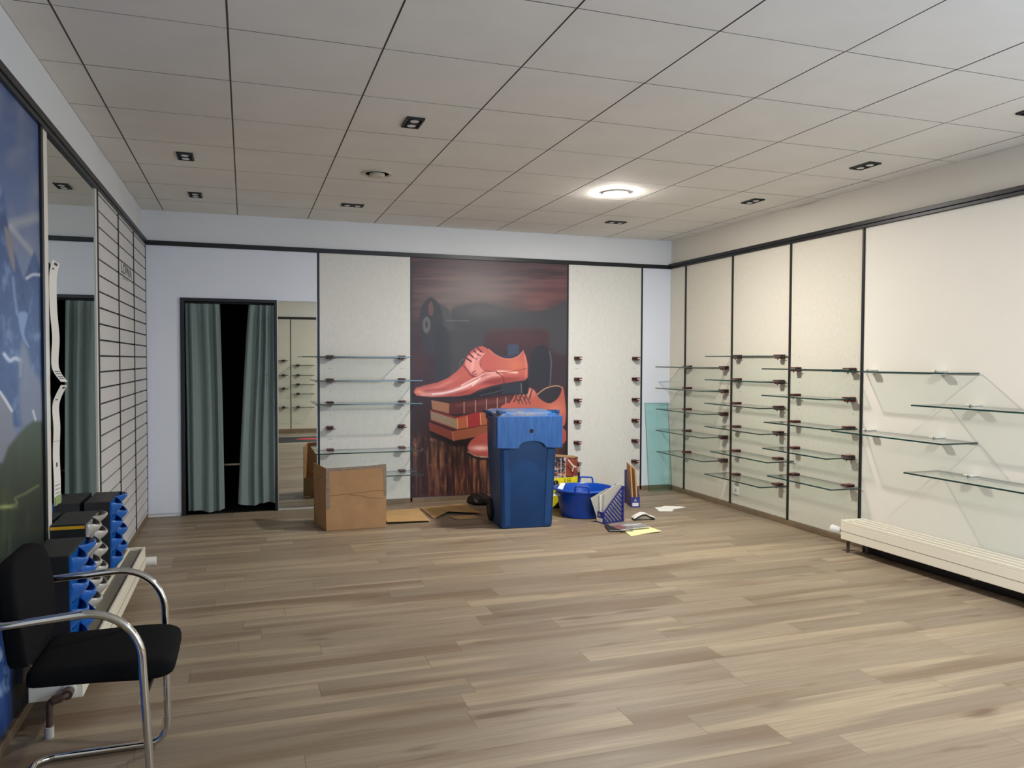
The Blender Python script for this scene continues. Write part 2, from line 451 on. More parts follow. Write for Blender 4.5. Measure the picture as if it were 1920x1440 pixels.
bm_box(bm, (XL + .016, YB - .010, .03), (OX0 - .001, YB, RAIL0)); bm_box(bm, (OX0 - .001, YB - .010, OZ + .012), (.652, YB, RAIL0))
bm_box(bm, (.643, YB - .010, .01), (.652, YB, OZ + .012))
tag(obj('wall_panel', bm, M['wback']), 'plain white wall cladding around the curtained fitting room opening', 'wall panel')
def right_panel(y0, y1, m_, label, holes=()):
    bm = bmesh.new(); bm_box(bm, (XR, y0, SK + .004), (XR + .012, y1, RAIL0))
    for z in (holes[1] if holes else ()):
        for y in holes[0]: bm_cyl(bm, (XR - .0006, y, z), (XR + .004, y, z), .0035, 8, 1)
    return tag(obj('wall_panel', bm, [m_, M['inkdark']]), label, 'wall panel')
hA = [1.46, 1.24, 1.015, .79, .565, .335]; hB = [1.355, 1.13, .905, .68, .452, .23]
right_panel(7.335, YB, M['panelw'], 'narrowest cream flecked wall board at the far end of the right wall')
right_panel(6.487, 7.317, M['panelw'], 'cream flecked wall board behind the five farthest glass shelves', ((7.22, 6.56), hA))
right_panel(5.637, 6.469, M['panelw'], 'cream flecked wall board with the white socket at its foot', ((6.35, 5.72), hB))
right_panel(4.799, 5.619, M['panelw'], 'cream flecked wall board next to the plain cream board', ((5.51, 4.88), hA))
right_panel(2.16, 4.781, M['wright'], 'wide plain cream wall board above the right radiator')
right_panel(.91, 2.14, M['wright'], 'plain cream wall board nearest the shop window on the right wall')
bm = bmesh.new(); bm_box(bm, (XL + .03, YF, .075), (.829, YF + .008, 2.2)); tag(obj('wall_panel', bm, M['panelw']), 'cream wall board left of the black strip on the front wall', 'wall panel')
bm = bmesh.new(); bm_box(bm, (.846, YF, .075), (WX0 - .01, YF + .008, 2.2)); tag(obj('wall_panel', bm, M['panelw']), 'cream wall board right of the black strip on the front wall', 'wall panel')

# slatwall on the left
def slatwall(y0, y1, label, n0):
    r = empty('slatwall_panel', label, 'slatwall panel', (XL, (y0 + y1) / 2, SK), group='slatwall boards on the left wall')
    hw = (y1 - y0) / 2
    bm = bmesh.new(); bm_box(bm, (-.0115, -hw, 0), (.002, hw, RAIL0 - SK)); obj('backing', bm, M['groove'], r)
    bm = bmesh.new(); z = RAIL0 - SK - .020; pitch = .0975; top = RAIL0 - SK
    while top > 0.01:
        bot = max(z + .0055, 0.0)
        bm_box(bm, (.002, -hw, bot), (.013, hw, top)); top = z - .0055; z -= pitch
    obj('slats', bm, M['slat'], r)
    return r
slatwall(5.298, 6.058, 'grey slatwall board next to the tall wall mirror', 0)
sl2 = slatwall(6.082, 6.846, 'middle grey slatwall board with the grey lettering', 1)
slatwall(6.870, YB - .027, 'grey slatwall board in the far left corner', 2)
text_mesh('LOWA', .100, 'lettering', M['signgrey'], sl2, (.0136, .0, 2.071 - SK), (PI / 2, 0, PI / 2), 1.85, .003)
bm = bmesh.new()
xs = -.19
for wd in (.05, .025, .06, .03, .05, .04, .03): bm_box(bm, (.013, xs, 2.002 - SK), (.0137, xs + wd * .8, 2.020 - SK)); xs += wd
obj('small_lettering', bm, M['signlt'], sl2)

# tall mirror on the left wall
r = empty('wall_mirror', 'tall mirror in a white frame between the mountain poster and the slatwall', 'mirror', (XL, 4.64, SK))
box('glass', (-.012, -.615, .0), (.004, .585, RAIL0 - SK), M['mirror'], r)
box('frame_side', (-.012, -.695, 0), (.010, -.615, RAIL0 - SK), M['mframe'], r, .002); box('frame_side', (-.012, .585, 0), (.010, .628, RAIL0 - SK), M['mframe'], r, .002)

# back mirror beside the curtain
r = empty('wall_mirror', 'narrow mirror on the back wall between the right curtain and the pale board', 'mirror', (.466, YB, 0))
box('glass', (-.174, -.012, .03), (.176, -.002, 1.967), M['mirror'], r)
bm = bmesh.new(); bm_box(bm, (-.181, -.016, .0), (-.174, -.0, 1.967)); obj('edge_strip', bm, M['steel'], r)

# ------------------------------------------------------------------ fitting room frame, bar and curtains
r = bpy.data.objects.new('door_1', None); C.objects.link(r); r.location = (-.125, YB, 0); r['kind'] = 'structure'
bm = bmesh.new()
bm_box(bm, (-.425, -.028, .0), (-.392, .049, 1.975)); bm_box(bm, (.385, -.028, .0), (.409, .049, 1.975)); bm_box(bm, (-.392, -.028, 1.945), (.385, .049, 1.975))
obj('frame', bm, M['black'], r, .002)
bm = bmesh.new(); bm_tube(bm, [(-.391, .0, 1.936), (.384, .0, 1.936)], .008, 10); obj('curtain_rod', bm, M['black'], r)
tag(box('bench', (-.28, YB + .7, .352), (.45, YB + 1.14, .37), M['steel']), 'metal edged bench in the dark fitting cubicle', 'bench')

def curtain(label, top, bot, zb, folds, phase):
    """pleated cloth: top/bot = (x0, x1)"""
    bm = bmesh.new(); nu, nv = 90, 40; G = []
    for side in (0, 1):
        g = []
        for j in range(nv + 1):
            t = j / nv; row = []
            z = 1.925 * (1 - t) + zb * t + 0
            for i in range(nu + 1):
                s = i / nu
                tt = t ** .8
                x = (top[0] * (1 - tt) + bot[0] * tt) * (1 - s) + (top[1] * (1 - tt) + bot[1] * tt) * s
                x += .018 * math.sin(t * 2.3 + phase) * math.sin(s * PI) * math.sin(t * PI)
                ph = s * folds * 2 * PI + phase + .9 * math.sin(2.1 * s * PI + phase) + .35 * math.sin(t * 3)
                amp = .021 + .012 * math.sin(s * 5 + phase) ** 2 - .006 * t
                if t < .06: amp *= .6 + .4 * t / .06
                y = YB - .005 + amp * (math.sin(ph) + .18 * math.sin(2 * ph + 1 + 2 * t))
                y += .003 * math.sin(ph * 3 + t * 2) * (1 - t) + .004 * t
                zz = z + (.012 * math.sin(s * 7 + phase) * t ** 6)
                row.append(bm.verts.new((x, y + (.0025 if side else 0), zz)))
            g.append(row)
        G.append(g)
    for si, g in enumerate(G):
        for j in range(nv):
            for i in range(nu):
                bm.faces.new((g[j][i], g[j][i + 1], g[j + 1][i + 1], g[j + 1][i]))
    for i in range(nu):
        bm.faces.new((G[0][nv][i], G[0][nv][i + 1], G[1][nv][i + 1], G[1][nv][i])); bm.faces.new((G[0][0][i], G[0][0][i + 1], G[1][0][i + 1], G[1][0][i]))
    for j in range(nv):
        bm.faces.new((G[0][j][0], G[0][j + 1][0], G[1][j + 1][0], G[1][j][0])); bm.faces.new((G[0][j][nu], G[0][j + 1][nu], G[1][j + 1][nu], G[1][j][nu]))
    o = obj('curtain', bm, M['curtain'], None, 0, True)
    return tag(o, label, 'curtain', 'fitting room curtains')
curtain('grey-green pleated curtain gathered at the left side of the fitting room', (-.512, -.215), (-.495, -.185), .03, 3.1, .4)
curtain('grey-green pleated curtain gathered at the right side of the fitting room, beside the mirror', (.035, .255), (-.070, .262), .07, 3.3, 2.2)

# ------------------------------------------------------------------ shelf clamps and glass shelves
def clamp_proto():
    r = empty('shelf_clamp', '', 'shelf clamp')
    bm = bmesh.new()      # points along -y from the wall plane y=0
    bm_box(bm, (-.031, -.080, .0065), (.031, 0, .016)); bm_box(bm, (-.026, -.068, -.020), (.026, 0, -.0075)); bm_box(bm, (-.030, -.012, -.020), (.030, 0, .017))
    bm_cyl(bm, (.02, -.03, -.012), (.052, -.03, -.012), .004, 8); obj('jaws', bm, M['clip'], r, .003)
    bm = bmesh.new(); bm_cyl(bm, (.0, -.055, -.030), (.0, -.055, -.020), .005, 10)
    obj('screw', bm, M['clip'], r)
    return r
def steel_clamp_proto():
    r = empty('shelf_clamp', '', 'shelf clamp')
    bm = bmesh.new(); bm_box(bm, (-.030, -.080, .0055), (.030, 0, .014)); bm_box(bm, (-.030, -.080, -.014), (.030, 0, -.0055)); bm_box(bm, (-.030, -.010, -.014), (.030, 0, .014))
    obj('jaws', bm, M['wplastic'], r, .003)
    bm = bmesh.new(); bm_cyl(bm, (.016, -.092, .010), (.016, -.075, .010), .007, 12)
    obj('screw', bm, M['steel'], r)
    return r
RB, RS = clamp_proto(), steel_clamp_proto(); used = {id(RB): False, id(RS): False}
def clamp(proto, loc, rz, label, group):
    if not used[id(proto)]:
        used[id(proto)] = True; proto.location = loc; proto.rotation_euler = (0, 0, rz); proto['label'] = label; proto['group'] = group; return proto
    return dup(proto, loc, label, rz, group)
def shelf(cx, cy, z, lx, ly, rz, label, group):
    """glass plate: lx along wall, ly deep"""
    bm = bmesh.new(); vs_ = bm_box(bm, (-lx / 2, -ly / 2, -.005), (lx / 2, ly / 2, .005))
    bm.faces.ensure_lookup_table(); bm.normal_update()
    for f in bm.faces:
        if abs(f.normal.z) < .5: f.material_index = 1
    o = obj('glass_shelf', bm, [M['glass'], M['gedge']]); o.location = (cx, cy, z); o.rotation_euler = (0, 0, rz)
    return tag(o, label, 'glass shelf', group)
ORD = ['topmost', 'second-highest', 'third-highest', 'fourth-highest', 'fifth-highest', 'lowest']
# back wall, left board
zsL = [1.447, 1.225, 1.007, .771, .555, .326]
for i, z in enumerate(zsL):
    for x, sd in ((.766, 'left'), (1.456, 'right')):
        if i == 3: lb = '%s empty clamp left of the shoe poster, in the pair without a shelf' % sd
        else: lb = '%s clamp of the %s clamp pair left of the shoe poster' % (sd, ORD[i])
        clamp(RB, (x, YB - .010, z), 0, lb, 'clamps on the board left of the poster')
for (i, x0, x1, nm) in ((0, .487, 1.484, 'topmost'), (1, .600, 1.600, 'second-highest'), (2, .612, 1.60, 'third-highest'), (4, .61, 1.60, 'fourth-highest'), (5, .62, 1.62, 'lowest')):
    shelf((x0 + x1) / 2, YB - .010 - .014 - .155, zsL[i], x1 - x0, .31, 0, '%s glass shelf on the board left of the shoe poster' % nm, 'glass shelves left of the poster')
# back wall, right board: empty clamps
for i, z in enumerate([1.447, 1.224, 1.001, .773, .551, .326]):
    for x, sd in ((3.333, 'left'), (4.018, 'right')):
        clamp(RB, (x, YB - .010, z), 0, 'empty clamp, %s in the %s column right of the shoe poster' % (ORD[i], sd), 'empty clamps right of the poster')
# right wall: clamp arms point to -x
def row(zs, ys, cen, wid, dep, bname, gname, proto=RB, dz=-.000, cens=None):
    for i, z in enumerate(zs):
        nm = ORD[i] if i < len(zs) - 1 else 'lowest'
        for y, sd in zip(ys, ('farther', 'nearer')):
            clamp(proto, (XR, y, z), -PI / 2, '%s red-brown clamp of the %s shelf in %s' % (sd, nm, bname), 'clamps on ' + gname)
        c = cens[i] if cens else cen
        shelf(XR - .014 - dep / 2, c, z + dz, wid, dep, -PI / 2 + random.uniform(-.006, .006), '%s glass shelf in %s' % (nm, bname), 'glass shelves on ' + gname)
row([1.357, 1.130, .907, .680, .453], (7.218, 6.556), 6.95, .88, .29, 'the right-wall column nearest the corner', 'the farthest right wall board', cens=[6.99, 6.99, 6.97, 6.97, 6.95])
row([1.465, 1.243, 1.016, .794, .564, .338], (6.348, 5.722), 6.06, .86, .275, 'the column above the socket', 'the board above the socket', cens=[6.07, 6.08, 6.08, 6.07, 5.97, 6.06])
row([1.357, 1.131, .905, .681, .455], (5.511, 4.880), 5.2, .77, .28, 'the column beside the plain cream board', 'the board next to the cream one', cens=[5.24, 5.24, 5.2, 5.215, 5.15])
for z, ys, c, nm in ((1.349, (4.661, 4.055), 4.265, 'topmost'), (1.135, (3.785, 3.18), 3.53, 'second-highest'), (.902, (4.668, 4.058), 4.265, 'third-highest'), (.683, (3.79, 3.18), 3.58, 'lowest')):
    for y, sd in zip(ys, ('farther', 'nearer')):
        clamp(RS, (XR, y, z), -PI / 2, '%s metal clamp of the %s shelf on the plain cream board' % (sd, nm), 'metal clamps on the plain cream board')
    shelf(XR - .012 - .15, c, z, .985, .30, -PI / 2, '%s glass shelf on the plain cream board above the radiator' % nm, 'glass shelves on the plain cream board')
# front wall shelves (seen in the narrow mirror)
for k, z in enumerate((1.40, 1.12, .86, .50)):
    shelf(.35, YF + .16, z, .86, .28, 0, '%s glass shelf left of the black strip on the front wall' % ('topmost', 'second-highest', 'third-highest', 'lowest')[k], 'front wall glass shelves, left')
    clamp(RB, (.70, YF + .008, z), PI, '%s red-brown clamp left of the black strip on the front wall' % ('topmost', 'second-highest', 'third-highest', 'lowest')[k], 'front wall clamps, left')
for k, z in enumerate((1.31, 1.12, .94, .76, .50)):
    shelf(1.06, YF + .16, z, .40, .28, 0, '%s glass shelf right of the black strip on the front wall' % (ORD[k] if k < 4 else 'lowest'), 'front wall glass shelves, right')
    clamp(RB, (.97, YF + .008, z), PI, '%s red-brown clamp right of the black strip on the front wall' % (ORD[k] if k < 4 else 'lowest'), 'front wall clamps, right')

# ------------------------------------------------------------------ ceiling fittings
def spot_proto():
    r = empty('recessed_spotlight', '', 'ceiling spotlight')
    bm = bmesh.new()
    L, Wd = .185, .10
    for a, b in (((-Wd / 2, -L / 2), (Wd / 2, -L / 2 + .010)), ((-Wd / 2, L / 2 - .010), (Wd / 2, L / 2)), ((-Wd / 2, -L / 2 + .010), (-Wd / 2 + .010, L / 2 - .010)),
                 ((Wd / 2 - .010, -L / 2 + .010), (Wd / 2, L / 2 - .010)), ((-Wd / 2 + .010, -.004), (Wd / 2 - .010, .004))):
        bm_box(bm, (a[0], a[1], -.010), (b[0], b[1], .0))
    obj('frame', bm, M['bplastic'], r, .001)
    box('housing', (-Wd / 2 + .008, -L / 2 + .008, -.002), (Wd / 2 - .008, L / 2 - .008, .0), M['bplastic'], r)
    for s in (-1, 1):
        bm = bmesh.new(); bm_loft(bm, [circ(.030, -.0095, 24, 0, s * .043), circ(.033, -.002, 24, 0, s * .043)], True)
        h = obj('lamp', bm, M['bplastic'], r, 0, True)
        bm = bmesh.new(); bm_loft(bm, [circ(.022, -.0115, 24, 0, s * .043), circ(.024, -.0094, 24, 0, s * .043)], True)
        obj('reflector', bm, M['reflector'], h, 0, True)
    return r
SP = spot_proto()
spots = [(-.361, 5.55, 0, 'black double spotlight over the middle of the slatwall, second nearest on the left'),
         (-.37, 6.815, 0, 'black double spotlight in front of the fitting room curtains'),
         (.877, 6.81, 1, 'black double spotlight nearest the back wall, left of the shoe poster'),
         (.892, 4.34, 0, 'black double spotlight nearest the viewer in the middle of the ceiling'),
         (3.354, 6.785, 1, 'black double spotlight just behind the lit round lamp'),
         (3.972, 5.51, 0, 'farthest black double spotlight in the row along the right wall'),
         (3.963, 4.265, 0, 'middle black double spotlight in the row along the right wall'),
         (3.93, 3.02, 0, 'nearest black double spotlight along the right wall, at the right edge')]
for k, (x, y, t90, lb) in enumerate(spots):
    if k == 0: SP.location = (x, y, H); SP['label'] = lb; SP['group'] = 'black recessed spotlights'
    else: dup(SP, (x, y, H), lb, PI / 2 if t90 else 0, 'black recessed spotlights')
def downlight(x, y, lit, label, flush=False):
    r = empty('round_ceiling_lamp', label, 'ceiling lamp', (x, y, H), group='round ceiling lamps')
    bm = bmesh.new(); bm_loft(bm, [circ(.112, 0, 40), circ(.112, -.004, 40), circ(.100, -.010, 40), circ(.084, -.006, 40), circ(.084, 0, 40)], True)
    obj('rim', bm, M['wplastic'] if lit else M['lampoff'], r, 0, True)
    bm = bmesh.new()
    if flush: bm_loft(bm, [circ(.083, -.0005, 40), circ(.083, -.006, 40)], True)
    elif lit: bm_loft(bm, [circ(.092, -.010, 40), circ(.092, -.0135, 40), circ(.080, -.018, 40)], True)
    else: bm_loft(bm, [circ(.055, -.004, 40), circ(.055, -.018, 40), circ(.045, -.026, 40)], True)
    obj('diffuser', bm, M['lampon'] if lit else M['lampoff'], r, 0, True)
downlight(2.77, 5.606, True, 'lit round ceiling lamp shining bright white')
downlight(.895, 5.61, False, 'unlit round ceiling fitting left of the lit lamp')
downlight(2.77, 1.86, True, 'lit round ceiling lamp overhead, in front of the shop window', True)

# ------------------------------------------------------------------ radiators
def radiator(label, x0, x1, y0, y1, zb, zt, slots, front):
    r = empty('wall_radiator', label, 'radiator', ((x0 + x1) / 2, (y0 + y1) / 2, zb))
    hx, hy, h = (x1 - x0) / 2, (y1 - y0) / 2, zt - zb
    bm = bmesh.new(); bm_box(bm, (-hx, -hy, 0), (hx, hy, h - .022))
    t = .012
    bm_box(bm, (-hx, -hy, h - .022), (hx, -hy + .03, h)); bm_box(bm, (-hx, hy - .03, h - .022), (hx, hy, h))
    n_ = slots; wtot = 2 * hx; rib = t; gapw = (wtot - rib * (n_ + 1)) / n_
    for k in range(n_ + 1):
        a = -hx + k * (rib + gapw); bm_box(bm, (a, -hy + .03, h - .022), (a + rib, hy - .03, h))
    obj('body', bm, M['rad'], r, .0025)
    bm = bmesh.new()
    for k in range(n_): a = -hx + rib + k * (rib + gapw); bm_box(bm, (a, -hy + .03, h - .0215), (a + gapw, hy - .03, h - .014))
    obj('slot_floor', bm, M['radslot'], r)
    bm = bmesh.new(); xx = -hx if front < 0 else hx
    bm_box(bm, (xx - .001, -hy + .004, h * .42), (xx + .001, hy - .004, h * .42 + .003)); obj('seam', bm, M['radslot'], r)
    return r
RR = radiator('long low cream radiator along the right wall', 4.200, 4.392, 1.3, 4.70, .100, .243, 3, -1)
hy = 1.7
bm = bmesh.new(); bm_cyl(bm, (-.035, hy, .045), (-.035, hy + .03, .045), .014, 16); bm_cyl(bm, (-.035, hy + .015, .045), (-.062, hy + .05, .052), .012, 14)
v = obj('valve', bm, M['bplastic'], RR, 0, True)
bm = bmesh.new(); a = Vector((-.060, hy + .05, .050)); b = Vector((-.108, hy + .085, .062)); bm_cyl(bm, a, b, .026, 24, 0, .031); bm_cyl(bm, b, b + (b - a).normalized() * .012, .030, 24, 0, .018)
obj('thermostat_head', bm, M['wplastic'], v, 0, True)
bm = bmesh.new(); bm_cyl(bm, (-.055, hy - .03, -.0995), (-.055, hy - .03, 0), .011, 12); bm_cyl(bm, (.04, hy - .12, -.0995), (.04, hy - .12, 0), .010, 12)
obj('pipe', bm, M['pipe'], RR, 0, True)
bm = bmesh.new()
for s in (-1,): bm_box(bm, (-.02, .62, -.03), (-.012, .66, -.026)); bm_box(bm, (-.02, .62, -.03), (-.012, .624, 0)); bm_box(bm, (-.02, .656, -.03), (-.012, .66, 0))
obj('bracket', bm, M['steel'], RR)
LR = radiator('low cream radiator along the left wall under the mirror', -.785, -.60, 3.36, 5.36, .115, .243, 2, 1)
bm = bmesh.new(); bm_cyl(bm, (.03, 1.0, .03), (.03, 1.045, .03), .013, 16); v = obj('valve', bm, M['bplastic'], LR, 0, True)
bm = bmesh.new(); bm_cyl(bm, (.075, 1.05, .022), (.03, 1.05, .022), .024, 24); bm_cyl(bm, (.150, 1.05, .022), (.075, 1.05, .022), .028, 24)
obj('thermostat_head', bm, M['wplastic'], v, 0, True)
bm = bmesh.new(); bm_cyl(bm, (.045, -1.0, .035), (.045, -1.012, .035), .024, 20); w_ = obj('valve_collar', bm, M['wplastic'], LR, 0, True)
bm = bmesh.new()
bm_tube(bm, fillet([(.045, -1.012, .035), (.045, -1.05, .03), (-.01, -1.055, .02), (-.012, -1.06, -.112)], .014, 6), .011, 12)
bm_cyl(bm, (.045, -1.015, .034), (.045, -1.045, .031), .02, 16); bm_cyl(bm, (.03, -1.052, .028), (-.0, -1.055, .021), .017, 16)
obj('pipe', bm, M['pipe'], LR, 0, True)
bm = bmesh.new(); bm_cyl(bm, (-.012, -1.06, -.1148), (-.012, -1.06, -.075), .017, 16); obj('pipe_sleeve', bm, M['greypaper'], LR, 0, True)

# wall socket
r = empty('wall_socket', 'white power socket low on the right wall', 'socket', (XR, 6.385, .182), -PI / 2)
bm = bmesh.new(); bm_loft(bm, [rrect(.041, .041, .008, 0), rrect(.041, .041, .008, .008), rrect(.038, .038, .008, .011)])
for v_ in bm.verts: v_.co = Vector((v_.co.x, -v_.co.z, v_.co.y))
obj('cover', bm, M['wplastic'], r)
bm = bmesh.new(); bm_cyl(bm, (0, -.0115, 0), (0, -.010, 0), .019, 24); obj('recess', bm, M['greypaper'], r)
bm = bmesh.new(); bm_cyl(bm, (-.009, -.0125, 0), (-.009, -.011, 0), .003, 10); bm_cyl(bm, (.009, -.0125, 0), (.009, -.011, 0), .003, 10); obj('contacts', bm, M['inkdark'], r)

# ------------------------------------------------------------------ painter for printed posters (numpy, coordinates per vertex)
class Paint:
    def __init__(s, X, Y, col): s.X = X; s.Y = Y; s.c = np.tile(np.array(col, float), (len(X), 1))
    def seg(s, pts):
        d = np.full(len(s.X), 1e9)
        for (ax, ay), (bx, by) in zip(pts, pts[1:]):
            dx, dy = bx - ax, by - ay; t = np.clip(((s.X - ax) * dx + (s.Y - ay) * dy) / (dx * dx + dy * dy + 1e-9), 0, 1)
            d = np.minimum(d, np.hypot(s.X - ax - t * dx, s.Y - ay - t * dy))
        return d
    def sm(s, pts, closed=False, k=6):
        P = [np.array(p, float) for p in pts]; n = len(P); out = []
        rng = range(n) if closed else range(n - 1)
        for i in rng:
            g = (lambda q: P[q % n]) if closed else (lambda q: P[min(max(q, 0), n - 1)])
            p0, p1, p2, p3 = g(i - 1), g(i), g(i + 1), g(i + 2)
            for j in range(k):
                t = j / k; out.append(tuple(.5 * (2 * p1 + (p2 - p0) * t + (2 * p0 - 5 * p1 + 4 * p2 - p3) * t * t + (3 * p1 - p0 - 3 * p2 + p3) * t ** 3)))
        out.append(out[0] if closed else tuple(P[-1])); return out
    def mask(s, pts, soft=3, smooth=True):
        q = s.sm(pts, True) if smooth else list(pts) + [pts[0]]
        ins = np.zeros(len(s.X), bool)
        for (ax, ay), (bx, by) in zip(q, q[1:]):
            c = ((ay > s.Y) != (by > s.Y)); xx = (bx - ax) * (s.Y - ay) / ((by - ay) + 1e-12) + ax
            ins ^= c & (s.X < xx)
        d = s.seg(q); sd = np.where(ins, d, -d)
        return np.clip(.5 + sd / soft, 0, 1)
    def put(s, m, col, a=1.0):
        m = (m * a)[:, None]; s.c = s.c * (1 - m) + np.array(col, float) * m
    def poly(s, pts, col, soft=3, smooth=True, clip=None, a=1.0):
        m = s.mask(pts, soft, smooth); m = m if clip is None else m * clip; s.put(m, col, a); return m
    def line(s, pts, w, col, soft=3, smooth=True, clip=None, a=1.0):
        q = s.sm(pts) if smooth else pts
        m = np.clip((w / 2 - s.seg(q)) / soft + .5, 0, 1); m = m if clip is None else m * clip; s.put(m, col, a); return m
    def blob(s, x, y, rx, ry, col, a=1.0, clip=None, p=2.0, ang=0):
        dx, dy = s.X - x, s.Y - y; ca, sa = math.cos(ang), math.sin(ang)
        u = dx * ca + dy * sa; v = -dx * sa + dy * ca
        m = np.exp(-((u / rx) ** 2 + (v / ry) ** 2) ** (p / 2)); m = m if clip is None else m * clip; s.put(m, col, a)
    def noise(s, sx, sy, seed, oct=3):
        r_ = np.random.RandomState(seed); out = np.zeros(len(s.X)); amp = 1; tot = 0
        for o_ in range(oct):
            g = r_.rand(64, 64); x = s.X / sx * 2 ** o_; y = s.Y / sy * 2 ** o_
            xi = np.floor(x).astype(int); yi = np.floor(y).astype(int); fx = x - xi; fy = y - yi
            fx = fx * fx * (3 - 2 * fx); fy = fy * fy * (3 - 2 * fy)
            A = g[xi % 64, yi % 64] * (1 - fx) + g[(xi + 1) % 64, yi % 64] * fx; B = g[xi % 64, (yi + 1) % 64] * (1 - fx) + g[(xi + 1) % 64, (yi + 1) % 64] * fx
            out += amp * (A * (1 - fy) + B * fy); tot += amp; amp *= .55
        return out / tot
def project(P):
    q = (P - np.array([0, 0, EYE])) @ RM
    return 960 + CF * q[:, 0] / q[:, 1], 720 - CF * q[:, 2] / q[:, 1]
def painted_board(name, us, vs2, to3d, depth_vec, painter, m_, parent=None):
    """board whose front face is a fine grid carrying the print, with real thickness"""
    nu, nv = len(us), len(vs2); U, V = np.meshgrid(us, vs2); P = to3d(U.ravel(), V.ravel())
    col = painter(P)
    N = len(P); back = np.array([P[0], P[nu - 1], P[N - 1], P[N - nu]]) + np.array(depth_vec)
    verts = np.vstack([P, back])
    idx = np.arange(N).reshape(nv, nu)
    quads = np.stack([idx[:-1, :-1], idx[:-1, 1:], idx[1:, 1:], idx[1:, :-1]], -1).reshape(-1, 4)
    faces = quads.tolist()
    b = [N, N + 1, N + 2, N + 3]; faces += [b[::-1]]
    faces += [idx[0, :].tolist()[::-1] + [b[0], b[1]], idx[:, -1].tolist()[::-1] + [b[1], b[2]], idx[-1, :].tolist() + [b[2], b[3]], idx[:, 0].tolist() + [b[3], b[0]]]
    me = bpy.data.meshes.new(name); me.from_pydata(verts.tolist(), [], faces); me.update()
    ca = me.color_attributes.new('Col', 'FLOAT_COLOR', 'POINT')
    c = np.clip(col, 0, 255) / 255.; c = np.where(c <= .04045, c / 12.92, ((c + .055) / 1.055) ** 2.4)
    full = np.ones((len(verts), 4)); full[:N, :3] = c; full[N:, :3] = .02
    ca.data.foreach_set('color', full.ravel().astype(np.float32))
    bm = bmesh.new(); bm.from_mesh(me); bmesh.ops.recalc_face_normals(bm, faces=bm.faces); bm.to_mesh(me); bm.free()
    me.materials.append(m_); o = bpy.data.objects.new(name, me); C.objects.link(o)
    if parent: o.parent = parent
    return o

